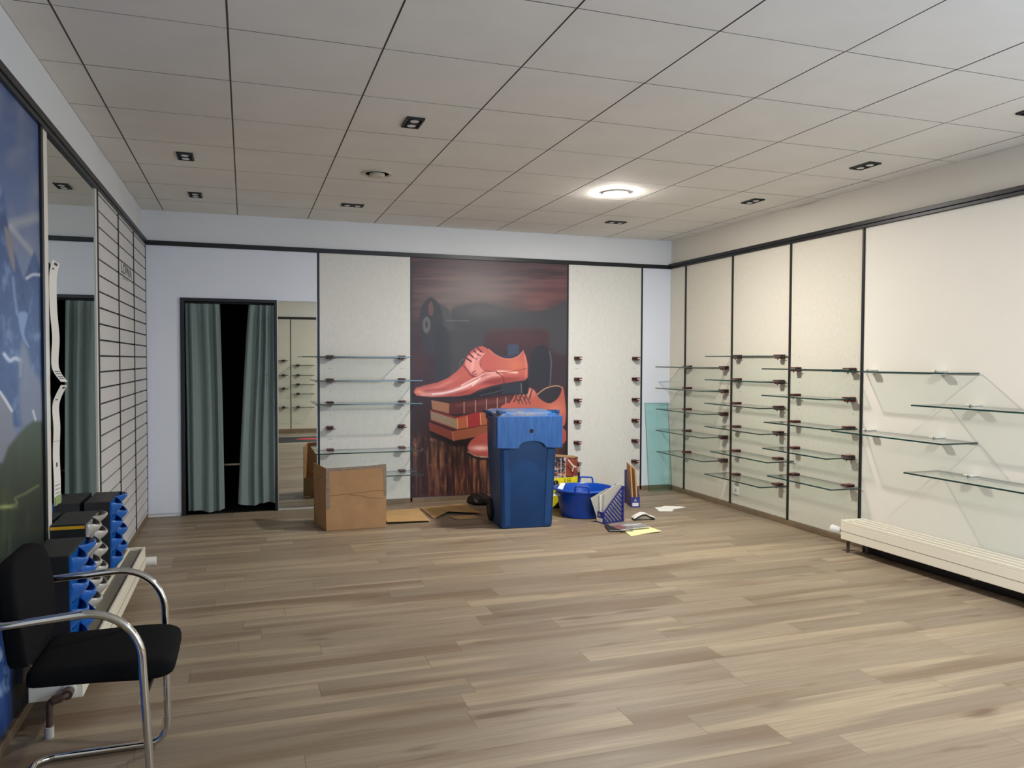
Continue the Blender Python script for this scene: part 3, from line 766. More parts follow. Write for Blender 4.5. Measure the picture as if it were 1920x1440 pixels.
def paint_shoes(P):
    u, v = project(P); X = (u - 760) * 3.131; Y = (v - 480) * 3.131
    p = Paint(X, Y, (62, 42, 46))
    n1 = p.noise(260, 22, 1); n2 = p.noise(150, 90, 2); n3 = p.noise(13, 150, 3, 4); n4 = p.noise(30, 30, 4)
    top = np.clip((470 - Y) / 200, 0, 1)
    p.put(top * np.clip((n1 - .35) * 2.6, 0, 1), (116, 72, 72), .75)
    p.blob(430, 190, 300, 170, (120, 104, 98), .85); p.blob(300, 260, 200, 100, (118, 100, 96), .6); p.blob(500, 50, 600, 50, (70, 54, 58), .7)
    p.blob(880, 230, 160, 60, (110, 62, 60), .5); p.blob(760, 270, 100, 30, (128, 80, 78), .6)
    p.blob(60, 640, 70, 80, (96, 48, 46), .55); p.blob(650, 500, 230, 60, (82, 42, 44), .6); p.blob(230, 560, 30, 60, (120, 66, 60), .6)
    p.blob(600, 680, 500, 160, (44, 36, 44), .75)
    # sewing machine
    dk = (60, 57, 60)
    p.poly([(265, 345), (320, 292), (440, 276), (560, 300), (680, 325), (800, 322), (880, 292), (950, 278), (950, 560), (850, 545), (842, 450), (780, 425), (600, 428), (500, 436), (466, 470), (452, 560), (440, 720), (470, 860), (240, 860), (268, 600)], dk, 26)
    p.blob(460, 320, 170, 50, (86, 82, 80), .7); p.poly([(150, 280), (240, 300), (290, 400), (280, 440), (200, 440), (150, 440)], (70, 66, 68), 18)
    p.poly([(150, 243), (205, 300), (222, 400), (200, 540), (150, 580), (105, 540), (84, 420), (95, 300)], (52, 50, 54), 14)
    p.poly([(150, 265), (165, 300), (160, 345), (140, 345), (135, 300)], (100, 66, 68), 8); p.line([(240, 378), (370, 380)], 5, (128, 120, 112), 6, a=.7)
    p.poly([(125, 355), (145, 380), (145, 430), (122, 455), (104, 430), (104, 380)], (96, 88, 92), 8); p.poly([(125, 380), (133, 400), (125, 425), (116, 400)], (60, 54, 60), 5)
    p.poly([(180, 440), (250, 440), (262, 640), (262, 760), (180, 780)], (48, 46, 52), 16)
    p.blob(300, 560, 60, 230, (66, 60, 62), .5)
    p.poly([(740, 590), (760, 545), (800, 525), (840, 545), (856, 600), (856, 790), (740, 790)], (40, 38, 46), 8)
    p.line([(846, 560), (856, 620), (850, 760)], 7, (112, 104, 108), 6, a=.7)
    p.poly([(602, 520), (665, 518), (668, 620), (602, 620)], (56, 64, 86), 10, False)
    # table and its cracked front
    p.poly([(20, 790), (960, 770), (960, 1000), (20, 1080)], (52, 34, 36), 40, False)
    tb = p.mask([(20, 1050), (480, 1060), (960, 1000), (960, 1470), (20, 1470)], 60, False)
    p.put(tb, (58, 34, 30)); st = np.clip((n3 - .48) * 5, 0, 1); glow = np.exp(-(((X - 330) / 260) ** 2 + ((Y - 1260) / 230) ** 2))
    p.put(tb * st * (.25 + glow), (158, 96, 58), .8); p.put(tb * np.clip((.42 - n3) * 5, 0, 1), (28, 16, 16), .8)
    p.put(tb * np.clip((n4 - .62) * 4, 0, 1) * np.clip((300 - X) / 200, 0, 1), (190, 120, 80), .6)
    p.put(tb * np.clip((n2 - .5) * 3, 0, 1), (90, 40, 40), .4)
    p.blob(60, 1380, 130, 130, (60, 32, 40), .6)
    # books
    p.poly([(140, 1000), (275, 1062), (480, 1020), (480, 1110), (290, 1120), (150, 1060)], (30, 18, 18), 14, False)
    p.poly([(138, 975), (276, 1026), (282, 1084), (142, 1024)], (118, 50, 38), 3, False); p.poly([(272, 1028), (490, 985), (490, 1048), (281, 1086)], (140, 72, 46), 3, False)
    p.line([(276, 1030), (282, 1084)], 4, (176, 110, 80), 3, False)
    p.line([(136, 972), (280, 1026), (490, 988)], 5, (60, 24, 22), 3, False)
    p.poly([(148, 912), (300, 958), (304, 1014), (150, 960)], (146, 122, 98), 3, False)
    for k in range(4): p.line([(150, 924 + k * 10), (300, 968 + k * 12)], 2, (104, 82, 66), 2, False)
    p.poly([(296, 948), (490, 908), (490, 988), (304, 1018)], (166, 82, 52), 3, False); p.poly([(362, 932), (438, 918), (440, 996), (366, 1008)], (150, 40, 40), 3, False)
    for x in (304, 362, 440): p.line([(x, 950 - (x - 300) * .2), (x + 3, 1014 - (x - 300) * .18)], 5, (214, 164, 116), 3, False, a=.8)
    p.line([(146, 908), (300, 950), (490, 906)], 7, (150, 46, 40), 3, False); p.line([(150, 962), (304, 1018)], 6, (140, 46, 38), 3, False)
    p.poly([(152, 846), (262, 866), (258, 926), (158, 900)], (154, 100, 74), 3, False)
    p.poly([(258, 862), (680, 806), (680, 905), (256, 928)], (84, 38, 36), 3, False); p.poly([(300, 870), (680, 825), (680, 850), (300, 890)], (112, 58, 54), 10, False, a=.5)
    for x in (345, 412, 476, 540, 590): p.line([(x, 858 - (x - 345) * .12), (x, 922 - (x - 345) * .1)], 5, (190, 150, 132), 3, False, a=.8)
    p.line([(150, 842), (258, 862), (680, 806)], 5, (52, 22, 22), 3, False)
    # third shoe toe, low
    sh3 = p.poly([(372, 1140), (372, 1105), (395, 1075), (450, 1045), (560, 1020), (900, 1000), (930, 1100), (700, 1180), (430, 1172)], (172, 70, 60), 4)
    p.blob(440, 1128, 60, 16, (240, 190, 184), .9, sh3); p.line([(368, 1150), (420, 1176), (560, 1182)], 9, (226, 200, 190), 3, a=.5); p.line([(372, 1162), (430, 1188), (560, 1192)], 12, (24, 18, 20), 5)
    # second shoe
    s2 = p.poly([(560, 900), (620, 850), (655, 800), (700, 774), (748, 780), (776, 815), (806, 848), (850, 864), (896, 832), (922, 768), (936, 830), (942, 960), (900, 1010), (700, 1010)], (184, 84, 66), 4)
    p.blob(880, 900, 60, 40, (216, 122, 92), .7, s2); p.blob(720, 800, 40, 24, (226, 150, 138), .7, s2)
    p.poly([(775, 812), (826, 776), (886, 762), (918, 772), (900, 828), (850, 863), (804, 848)], (44, 38, 44), 4)
    p.line([(775, 812), (826, 776), (886, 762), (920, 772)], 5, (206, 150, 110), 3)
    for k in range(5): p.line([(608 + k * 30, 862 - k * 6), (640 + k * 26, 800 - k * 4)], 8, (46, 34, 38), 3, a=.85); 
    for k in range(4): p.line([(640 + k * 16, 800 - k * 4), (668 + k * 22, 868)], 6, (60, 40, 42), 3, a=.8)
    # first shoe
    p.poly([(48, 806), (60, 826), (300, 832), (420, 805), (520, 770), (690, 738), (722, 720), (722, 800), (690, 812), (566, 812), (440, 826), (340, 838), (120, 834)], (30, 28, 34), 4)
    p.line([(440, 818), (560, 790), (566, 756)], 5, (96, 96, 96), 4, a=.6); p.poly([(566, 756), (684, 742), (682, 806), (566, 810)], (42, 42, 54), 4, False); p.line([(680, 748), (682, 804)], 4, (110, 110, 116), 3)
    out = [(48, 800), (62, 774), (110, 760), (190, 742), (250, 716), (305, 676), (346, 628), (356, 596), (385, 560), (420, 535), (455, 529), (488, 548), (524, 578), (572, 601), (622, 603), (662, 588), (694, 556), (708, 590), (719, 640), (719, 712), (704, 728), (586, 745), (500, 764), (435, 784), (380, 812), (300, 824), (150, 828), (66, 820)]
    m1 = p.poly(out, (186, 84, 74), 3, False)
    p.blob(250, 800, 190, 22, (146, 50, 46), .8, m1, 3); p.blob(520, 740, 110, 18, (128, 44, 44), .8, m1)
    p.line([(100, 812), (210, 806), (330, 778), (420, 738), (500, 704), (556, 696)], 22, (232, 170, 160), 22, a=.85, clip=m1)
    p.line([(160, 812), (250, 800), (340, 770), (420, 730)], 8, (252, 226, 220), 8, a=.9, clip=m1)
    p.blob(80, 798, 26, 14, (240, 150, 120), .9, m1); p.blob(230, 752, 90, 14, (204, 110, 100), .7, m1, 2, -.45)
    p.poly([(352, 634), (385, 575), (440, 560), (470, 572), (442, 612), (440, 645), (462, 672), (405, 702)], (222, 142, 132), 10, True, m1, .85)
    p.blob(640, 640, 70, 44, (214, 112, 78), .8, m1); p.line([(545, 676), (600, 680), (655, 684)], 12, (250, 190, 168), 8, a=.95, clip=m1)
    p.blob(560, 640, 60, 30, (190, 92, 80), .6, m1); p.line([(700, 580), (710, 640), (708, 710)], 12, (226, 120, 92), 9, a=.7, clip=m1); p.blob(600, 722, 110, 14, (132, 46, 40), .7, m1)
    p.line([(330, 634), (362, 668), (392, 706), (450, 700), (500, 682), (546, 690), (574, 716), (580, 744)], 5, (104, 34, 36), 3, clip=m1)
    p.line([(470, 574), (442, 610), (440, 640), (462, 668), (540, 682), (575, 684), (640, 676), (712, 660)], 3.5, (124, 48, 44), 3, clip=m1)
    p.line([(390, 690), (412, 674)], 5, (90, 30, 34), 3); p.line([(392, 700), (420, 690)], 4, (90, 30, 34), 3)
    for a_, b_ in (((424, 540), (446, 562)), ((402, 556), (428, 580)), ((376, 574), (404, 600)), ((356, 598), (388, 620))): p.line([a_, b_], 9, (84, 28, 36), 3)
    for a_, b_ in (((446, 562), (462, 566)), ((428, 580), (444, 586)), ((404, 600), (420, 606))): p.line([a_, b_], 4, (84, 28, 36), 3)
    p.poly([(524, 578), (572, 601), (622, 603), (662, 588), (692, 557), (664, 570), (620, 580), (570, 588)], (52, 52, 66), 4, False)
    p.line([(488, 546), (524, 576), (572, 600), (622, 603), (662, 588), (694, 556)], 4, (222, 130, 104), 3)
    p.line([(350, 600), (326, 616), (318, 640)], 4, (110, 108, 110), 3, a=.7)
    p.line([(70, 790), (120, 778), (200, 765), (270, 735)], 12, (214, 120, 108), 12, a=.6, clip=m1)
    p.line([(330, 760), (400, 722), (470, 690), (530, 684)], 7, (250, 214, 206), 7, a=.8, clip=m1); p.line([(395, 760), (420, 735), (440, 715)], 8, (246, 214, 204), 6, a=.8, clip=m1)
    p.line([(425, 560), (400, 610), (392, 660)], 14, (236, 170, 160), 12, a=.6, clip=m1)
    gl = p.noise(400, 600, 9, 2); p.put(np.clip(gl - .3, 0, 1), (96, 90, 96), .22)  # grey haze of reflected light painted over the print
    lum = p.c.mean(1, keepdims=True); p.c = (p.c * .92 + lum * .08) * 1.10 + np.array([4, 7, 9.])
    return p.c
us = np.linspace(1.565, 3.219, 330); vz = np.linspace(RAIL0, .052, 474)
mural = painted_board('shoe_poster', us, vz, lambda a, b: np.stack([a, np.full_like(a, YB - .010), b], 1), (0, .0095, 0), paint_shoes, M['attr'])
tag(mural, 'large dark wall poster of shiny red-brown leather shoes on old books with a sewing machine', 'poster')

def paint_alps(P):
    u, v = project(P); p = Paint(u, v, (82, 100, 142))
    n = p.noise(40, 60, 11); n2 = p.noise(14, 30, 12, 4); n3 = p.noise(9, 120, 13, 4)
    g = np.clip((v - 150) / 380, 0, 1)[:, None]; p.c = (1 - g) * np.array([68, 92, 142.]) + g * np.array([116, 132, 168.])
    p.put(np.clip((n - .45) * 2.5, 0, 1) * np.clip((620 - v) / 200, 0, 1), (150, 152, 164), .6)
    p.line([(80, 405), (30, 418), (10, 425)], 16, (190, 188, 184), 16, a=.6); p.line([(20, 425), (40, 450), (62, 476)], 8, (190, 188, 186), 8, a=.7)
    mt = p.mask([(-900, 300), (-60, 380), (-10, 352), (3, 346), (8, 372), (14, 420), (22, 462), (30, 480), (44, 525), (50, 512), (58, 485), (65, 470), (74, 500), (90, 520), (90, 800), (-900, 800)], 5, False)
    p.put(mt, (66, 92, 142)); p.put(mt * np.clip((n2 - .55) * 5, 0, 1), (150, 172, 212), .6); p.put(mt * np.clip((.42 - n2) * 4, 0, 1), (44, 66, 112), .7)
    p.poly([(8, 425), (20, 440), (28, 490), (26, 510), (14, 470)], (140, 134, 138), 5); p.line([(50, 522), (62, 515), (78, 516)], 5, (214, 220, 232), 4)
    p.line([(24, 520), (28, 560), (33, 590), (30, 580)], 5, (150, 166, 200), 5, a=.8); p.poly([(34, 590), (52, 588), (46, 625), (56, 652), (42, 636)], (150, 176, 220), 4, a=.8)
    p.line([(8, 664), (18, 676), (28, 672), (40, 676)], 7, (214, 224, 240), 5); p.line([(40, 676), (38, 705)], 4, (200, 214, 236), 4, a=.8)
    p.poly([(38, 650), (52, 655), (60, 690), (78, 720), (84, 800), (40, 800)], (134, 140, 160), 10, a=.9)
    p.poly([(-900, 640), (0, 735), (14, 750), (22, 772), (30, 820), (10, 870), (-900, 1000)], (134, 138, 152), 6, False); p.line([(0, 735), (10, 750), (22, 770)], 5, (226, 228, 232), 3)
    p.line([(62, 770), (67, 788)], 4, (214, 220, 228), 3)
    f = p.mask([(-900, 980), (5, 868), (16, 838), (32, 818), (48, 800), (62, 790), (90, 790), (90, 1600), (-900, 1600)], 7, False)
    p.put(f, (68, 80, 60)); p.put(f * np.clip((v - 830) / 120, 0, 1), (44, 52, 46), .8); p.put(f * np.clip((n3 - .5) * 4, 0, 1) * np.clip((60 - u) / 40, 0, 1), (88, 102, 66), .6)
    p.line([(-300, 985), (2, 952), (28, 934), (46, 926), (72, 910)], 4, (132, 148, 98), 4, a=.7); p.blob(10, 950, 20, 4, (170, 190, 120), .7)
    wt = np.clip((v - 955) / 15, 0, 1); p.put(wt, (38, 50, 46), .75); p.put(wt * np.clip((n3 - .45) * 4, 0, 1), (70, 88, 62), .5)
    lo = np.clip((v - 1130) / 80, 0, 1); p.put(lo, (24, 34, 54), .8); p.put(lo * np.clip((26 - u) / 10, 0, 1), (42, 84, 158), .9)
    p.put(lo * np.clip((26 - u) / 10, 0, 1) * np.clip((n2 - .58) * 6, 0, 1), (170, 196, 236), .8); p.put(lo * np.clip((n3 - .6) * 5, 0, 1), (64, 104, 170), .5)
    return p.c
ys = np.concatenate([np.linspace(1.9, 3.28, 70)[:-1], np.linspace(3.28, 3.905, 190)]); zz = np.linspace(RAIL0, SK + .004, 420)
alps = painted_board('mountain_poster', ys, zz, lambda a, b: np.stack([np.full_like(a, XL + .002), a, b], 1), (-.0135, 0, 0), paint_alps, M['attr'])
tag(alps, 'glossy wall poster of snowy blue mountains above a forest lake, left edge', 'poster')
struct(box('trim_%d' % n, (XL - .012, 3.906, SK), (XL + .012, 3.944, RAIL0), M['black']))

# paper leaflet strips curling on the mirror
def strip(label, prof, y0s, w_, blocks):
    """ribbon: prof = (x,z), y0s start y"""
    path = smooth_path([(x, y, z) for (x, z), y in zip(prof, y0s)], 6)
    bm = bmesh.new(); th = .0008
    rings = [[Vector((p.x, p.y, p.z)), Vector((p.x + .003, p.y + w_, p.z - .004)), Vector((p.x + .003 + th, p.y + w_, p.z - .004)), Vector((p.x + th, p.y, p.z))] for p in path]
    bm_loft(bm, rings)
    r = empty('leaflet_strip', label, 'leaflet', tuple(path[0]))
    for v_ in bm.verts: v_.co -= path[0]
    obj('paper', bm, M['paper'], r)
    bm = bmesh.new()
    for (f0, f1, a, b) in blocks:
        i0 = int(f0 * (len(path) - 1)); i1 = max(i0 + 1, int(f1 * (len(path) - 1)))
        def q(f, s):
            k = f * (len(path) - 1); i = min(int(k), len(path) - 2); t = k - i
            pt = path[i].lerp(path[i + 1], t) - path[0]; return pt + Vector((.0016 + .003 * s, w_ * s, -.004 * s))
        n_ = 4
        for j in range(n_):
            fa = f0 + (f1 - f0) * j / n_; fb = f0 + (f1 - f0) * (j + 1) / n_
            bm.faces.new([bm.verts.new(q(fa, a)), bm.verts.new(q(fa, b)), bm.verts.new(q(fb, b)), bm.verts.new(q(fb, a))])
    obj('printed_text', bm, M['inkdark'], r)
strip('upper white leaflet strip hanging on the tall left mirror', [(-.825, 1.870), (-.834, 1.80), (-.832, 1.65), (-.824, 1.52), (-.832, 1.385), (-.80, 1.315)],
      [4.05, 4.03, 4.02, 4.02, 4.04, 4.06], .13, [(.03, .075, .3, .75), (.12, .135, .2, .5), (.84, .85, .15, .9), (.865, .875, .15, .9), (.90, .91, .15, .9), (.925, .935, .15, .9)])
strip('lower white leaflet strip with green foot hanging on the tall left mirror', [(-.800, 1.300), (-.832, 1.215), (-.829, 1.10), (-.834, .98), (-.830, .85), (-.832, .745)],
      [4.06, 4.05, 4.045, 4.05, 4.045, 4.05], .12, [(.03, .055, .4, .8), (.16, .17, .2, .6), (.5, .503, .1, .9), (.66, .69, .4, .6), (.82, .825, .1, .9), (.85, .855, .1, .9), (.88, .885, .1, .9)])
for o in C.objects:
    if o.name.startswith('leaflet_strip') and 'green' in o['label']:
        b_ = box('green_foot', (-.0028, .002, -.555), (.0045, .122, -.515), mat('leaflet_green', rgb(150, 172, 110), .7), o); b_.location = (-.030, -.01, 0)

# ------------------------------------------------------------------ black display racks on the left radiator
def rack(label, x0, x1, y0, y1, z0, z1, cols, rows, mp_, mi_, stripe=False, lift=0):
    r = empty('display_rack', label, 'display rack', ((x0 + x1) / 2, (y0 + y1) / 2, z0))
    hx, hy, h = (x1 - x0) / 2, (y1 - y0) / 2, z1 - z0
    box('case', (-hx, -hy, 0), (hx, hy, h), M['blackcard'], r, .002)
    if stripe: box('yellow_stripe', (-hx, -hy - .0015, h - .022), (hx - .004, -hy, h - .008), M['yelstripe'], r)
    bm = bmesh.new(); bm2 = bmesh.new()
    cw = 2 * hy / cols; rh = h / rows
    for c in range(cols):
        for k in range(rows):
            cy = -hy + (c + .5) * cw; zb = k * rh + (rh * .25 if c % 2 else 0); N = 14
            if zb + rh * 1.15 > h + .01: pass
            # scoop: bottom closed, upper lip dips in the middle
            rings = []
            for t in range(9):
                f = t / 8.; z = zb + .012 + f * rh * .86; bulge = .010 + .042 * math.sin(f * PI * .70) ** 1.3
                ring = []
                for i in range(N + 1):
                    s = i / N * 2 - 1
                    px = hx + bulge * (1 - abs(s) ** 2.6)
                    zz = z - (rh * .22 * (1 - abs(s) ** 1.5)) * (f ** 3)
                    ring.append(Vector((px, cy + s * cw * .49, min(zz, h))))
                rings.append(ring)
            bm_loft(bm, rings, False, 0, False)
            inner = []
            for t in (0, 1):
                ring = []
                for i in range(N + 1):
                    s = i / N * 2 - 1; zt = zb + .012 + rh * .86 - rh * .22 * (1 - abs(s) ** 1.5)
                    px = hx + (.046 * (1 - abs(s) ** 2.6) - .002 if t == 0 else .002)
                    ring.append(Vector((px, cy + s * cw * .47, min(zt - .004 - (0 if t == 0 else .03), h))))
                inner.append(ring)
            bm_loft(bm2, inner, False, 0, False)
    bm_box(bm, (hx, -hy, 0), (hx + .004, hy, h - .006))
    o = obj('pockets', bm, mp_, r, 0, True); s_ = o.modifiers.new('thick', 'SOLIDIFY'); s_.thickness = .003
    obj('pocket_insides', bm2, mi_, r, 0, True)
rack('black display rack with blue scoop pockets, nearest the viewer on the left radiator', -.80, -.652, 3.41, 3.76, .243, .655, 2, 4, M['blue'], M['bluein'])
rack('black display rack with silver pockets and a yellow stripe, between the two blue ones', -.832, -.690, 3.97, 4.30, .243, .672, 2, 5, M['silver'], M['silverin'], True)
rack('black display rack with blue scoop pockets, farthest along the left radiator', -.830, -.705, 4.74, 5.10, .243, .640, 2, 4, M['blue'], M['bluein'])

# ------------------------------------------------------------------ cantilever armchair
r = empty('visitor_chair', 'black upholstered cantilever armchair with chrome tube frame by the mountain poster', 'chair', (-.48, 2.87, 0))
def L(x, y, z): return (x + .48, y - 2.87, z)
Yn, Yf = 2.60, 3.10
def side(Y): return [L(-.80, Y, .640), L(-.44, Y, .662), L(-.305, Y, .55), L(-.285, Y, .0135)]
pth = []
a = [L(-.76, Yn, .640), L(-.312, Yn, .668), L(-.276, Yn, .0135), L(-.70, Yn, .0135), L(-.70, Yf, .0135), L(-.276, Yf, .0135), L(-.285, Yf, .668), L(-.76, Yf, .640)]
bm = bmesh.new(); bm_tube(bm, fillet(a, [.155, .07, .06, .06, .07, .155], 12), .0125, 16); obj('frame', bm, M['chrome'], r, 0, True)
bm = bmesh.new(); bm_tube(bm, [L(-.30, Yn + .008, .385), L(-.285, Yf - .008, .385)], .010, 10); 
obj('cross_tube', bm, M['bplastic'], r, 0, True)
# seat cushion
bm = bmesh.new(); rings = []
prof = [(-.645, .455, .420), (-.625, .470, .414), (-.55, .470, .412), (-.40, .472, .408), (-.28, .472, .395), (-.235, .460, .405), (-.218, .438, .42)]
for x, zt, zb in prof:
    hw = .190 if x > -.65 else .17; hw -= .02 * max(0, (x + .26) / .04) if x > -.26 else 0
    r_ = min(.022, (zt - zb) / 2.2); c = (zt + zb) / 2
    rings.append([Vector(L(x, 2.875 + p.x, c + p.y)) for p in rrect(hw, (zt - zb) / 2, r_, 0, 4)])
bm_loft(bm, rings); obj('seat', bm, M['cloth'], r, 0, True, 1)
# back rest
bm = bmesh.new(); rings = []
for z, hw, x in ((.47, .13, -.635), (.50, .195, -.630), (.59, .228, -.630), (.68, .232, -.640), (.755, .222, -.652), (.795, .18, -.662), (.808, .13, -.668)):
    rings.append([Vector(L(x + p.y - .02, 2.845 + p.x, z)) for p in rrect(hw, .026 if z < .80 else .016, .016 if z < .80 else .012, 0, 4)])
bm_loft(bm, rings); obj('backrest', bm, M['cloth'], r, 0, True, 1)
bm = bmesh.new(); bm_box(bm, L(-.690, 2.82, .39), L(-.672, 2.92, .56)); obj('back_bracket', bm, M['bplastic'], r, .003)
bm = bmesh.new()
for Y in (Yn, Yf): bm_tube(bm, [L(-.76, Y, .640), L(-.765, Y + (.05 if Y == Yn else -.05), .637)], .0115, 12)
obj('frame_end', bm, M['chrome'], r, 0, True)

# ------------------------------------------------------------------ open cardboard box
r = empty('cardboard_box', 'open brown cardboard box with grey tape, in front of the glass shelves', 'box', (.88, 6.79, 0), math.radians(-1))
hx, hy = .247, .20; t = .005
def wavy(bm, pts2d, y, thick, axis='y'): bm_prism(bm, pts2d, y, y + thick, axis)
bm = bmesh.new(); bm_prism(bm, [(-hx, .003), (hx, .003), (hx + .002, .30), (hx, .540), (.1, .530), (-.1, .524), (-hx, .520), (-hx - .006, .3)], -hy, -hy + t, 'y'); obj('front_panel', bm, M['card'], r)
SH = -.075
bm = bmesh.new(); bm_loft(bm, [[Vector((-hx + t * a_ + SH * f_, -hy + t + (2 * hy - t) * f_, z_)) for f_, a_ in ((0, 0), (1, 0), (1, 1), (0, 1))] for z_ in (.003, .25, .52)]); obj('left_panel', bm, M['card'], r)
bm = bmesh.new(); bm_prism(bm, [(-hy + t, .003), (hy, .003), (hy, .22), (.04, .28), (-hy + t, .535)], hx - t, hx, 'x'); obj('right_panel', bm, M['cardin'], r)
box('bottom_panel', (-hx + t, -hy + t, .003), (hx - t, hy - t, .009), M['cardin'], r)
box('back_panel', (-hx + t + SH, hy - t, .009), (hx - t, hy, .20), M['cardin'], r)
bm = bmesh.new()
bm_prism(bm, [(-hx - .002, .497), (.0, .503), (hx, .515), (hx + .002, .542), (.1, .532), (-.1, .526), (-hx - .002, .522)], -hy - .0012, -hy, 'y')
bm_prism(bm, [(-hx - .003, .17), (-hx + .028, .19), (-hx + .024, .50), (-hx - .003, .50)], -hy - .0014, -hy, 'y')
bm_prism(bm, [(hx - .016, .27), (hx + .003, .27), (hx + .003, .52), (hx - .024, .515)], -hy - .0014, -hy, 'y')
pass
obj('tape', bm, M['tape'], r)
bm = bmesh.new()
for pts in ([(-hx + .02, .292), (-.1, .300), (.04, .308), (.12, .318), (hx - .02, .318)], [(-.06, .296), (.06, .276), (.11, .258), (hx - .03, .252)], [(hx - .03, .252), (hx - .028, .18), (hx - .012, .13)]):
    for (ax, az), (bx, bz) in zip(pts, pts[1:]): bm_prism(bm, [(ax, az - .0018), (bx, bz - .0018), (bx, bz + .0018), (ax, az + .0018)], -hy - .0006, -hy + .001, 'y')
obj('crease', bm, M['dent'], r)

# flattened cardboard on the floor
def sheet(label, pts, lifts, th=.005):
    bm = bmesh.new(); lo = [bm.verts.new((x, y, z)) for (x, y), z in zip(pts, lifts)]; hi = [bm.verts.new((x, y, z + th)) for (x, y), z in zip(pts, lifts)]
    bm.faces.new(lo[::-1]); bm.faces.new(hi); n_ = len(pts)
    for i in range(n_): bm.faces.new((lo[i], lo[(i + 1) % n_], hi[(i + 1) % n_], hi[i]))
    return tag(obj('cardboard_sheet', bm, M['card2']), label, 'cardboard', 'flat cardboard on the floor')
sheet('flat cardboard sheet on the floor touching the right side of the box', [(1.150, 6.70), (1.525, 6.68), (1.56, 7.33), (1.21, 7.30)], [.022, .014, .001, .001])
sheet('wide flat cardboard sheet on the floor below the shoe poster', [(1.58, 7.33), (2.02, 7.42), (2.05, 6.86), (1.76, 6.98), (1.585, 6.80)], [.003, .003, .016, .028, .004])
sheet('small cardboard flap on the floor tucked beside the wheeled bin', [(1.74, 6.84), (1.98, 6.86), (1.985, 6.72), (1.78, 6.70)], [.003, .003, .002, .005])
# dark bag lying at the wall behind the bin
r = empty('black_bag', 'crumpled black bag on the floor behind the bin, under the poster', 'bag', (2.20, 7.44, 0))
bm = bmesh.new(); rings = []
for z, k in ((.002, .95), (.03, 1.05), (.055, .98), (.075, .8), (.085, .45)):
    rings.append([Vector((.11 * k * math.cos(a_) * (1 + .16 * math.sin(3 * a_ + z * 40)), .15 * k * math.sin(a_) * (1 + .12 * math.cos(5 * a_)), z + (.008 * math.sin(4 * a_) if z > .01 else 0))) for a_ in [2 * PI * i / 24 for i in range(24)]])
bm_loft(bm, rings); obj('body', bm, M['bplastic'], r, 0, True)
bm = bmesh.new(); bm_tube(bm, smooth_path([(-.06, -.08, .10), (-.03, -.15, .09), (.02, -.16, .03), (.05, -.11, .06)]), .008, 8); obj('strap', bm, M['bplastic'], r, 0, True)

# ------------------------------------------------------------------ wheeled bin
r = empty('wheeled_bin', 'tall blue wheeled bin with a dusty lid, in front of the shoe poster', 'bin', (2.275, 6.425, 0), math.radians(-4.5))
bm = bmesh.new()
bm_loft(bm, [rrect(.222, .205, .03, .0, 5, 0, -.01), rrect(.226, .212, .035, .02, 5, 0, -.012), rrect(.246, .262, .035, .68, 5), rrect(.250, .268, .035, .90, 5), rrect(.262, .28, .04, .905, 5), rrect(.262, .28, .04, .945, 5)])
for s in (-1, 1):
    bm_loft(bm, [[Vector((s * .185 * k_ - .030, y_ - .006, z_)), Vector((s * .185 * k_ + .030, y_ - .006, z_)), Vector((s * .185 * k_ + .030, y_ + .02, z_)), Vector((s * .185 * k_ - .030, y_ + .02, z_))] for k_, y_, z_ in ((.94, -.224, .025), (1.03, -.262, .68))])
obj('body', bm, M['bin'], r, .006, True)
# front shroud with arched cut-out
bm = bmesh.new(); pts = [(-.285, .955), (-.285, .690)]
pts += [(-.10, .682)] + [(.02 - .115 * math.cos(a_), .690 + .055 * math.sin(a_)) for a_ in [PI * i / 12 for i in range(13)]] + [(.20, .684), (.285, .684), (.285, .955)]
bm_prism(bm, pts, -.300, -.281, 'y')
bm_box(bm, (-.285, -.281, .690), (-.266, -.16, .955)); bm_box(bm, (.266, -.281, .684), (.285, -.16, .955))
bm_box(bm, (-.266, -.281, .935), (.266, -.25, .955))
obj('shroud', bm, M['binshroud'], r, .006, False)
bm = bmesh.new(); bm_cyl(bm, (.012, -.3015, .832), (.012, -.295, .832), .017, 24); obj('lock_hole', bm, M['rubber'], r)
bm = bmesh.new(); bm_loft(bm, [rrect(.262, .275, .04, .9455, 5), rrect(.270, .283, .04, .952, 5), rrect(.266, .279, .04, .972, 5), rrect(.235, .250, .05, .990, 5), rrect(.10, .12, .05, .994, 5)])
lid = obj('lid', bm, M['binlid'], r, 0, True)
bm = bmesh.new()
for s in (-1, 1): bm_box(bm, (s * .225 - .022, -.268, .960), (s * .225 + .022, -.09, .996)); bm_box(bm, (s * .25 - .018, -.275, .975), (s * .25 + .018, -.19, 1.002))
bm_box(bm, (-.285, .02, .955), (-.262, .26, .985))
obj('lid_lugs', bm, M['bin'], lid, .005)
bm = bmesh.new(); bm_tube(bm, fillet([(-.17, .26, .93), (-.17, .33, .93), (.17, .33, .93), (.17, .26, .93)], .02, 5), .014, 10); obj('handle_bar', bm, M['bin'], r, 0, True)
for s in (-1, 1):
    bm = bmesh.new(); bm_cyl(bm, (s * .225 - .022, .170, .10), (s * .225 + .022, .170, .10), .0995, 32); o = obj('wheel', bm, M['rubber'], r, .008, True)
    bm = bmesh.new(); bm_cyl(bm, (s * .225 - .024, .170, .10), (s * .225 + .024, .170, .10), .045, 24); obj('hub', bm, M['bplastic'], o, .003, True)
bm = bmesh.new()
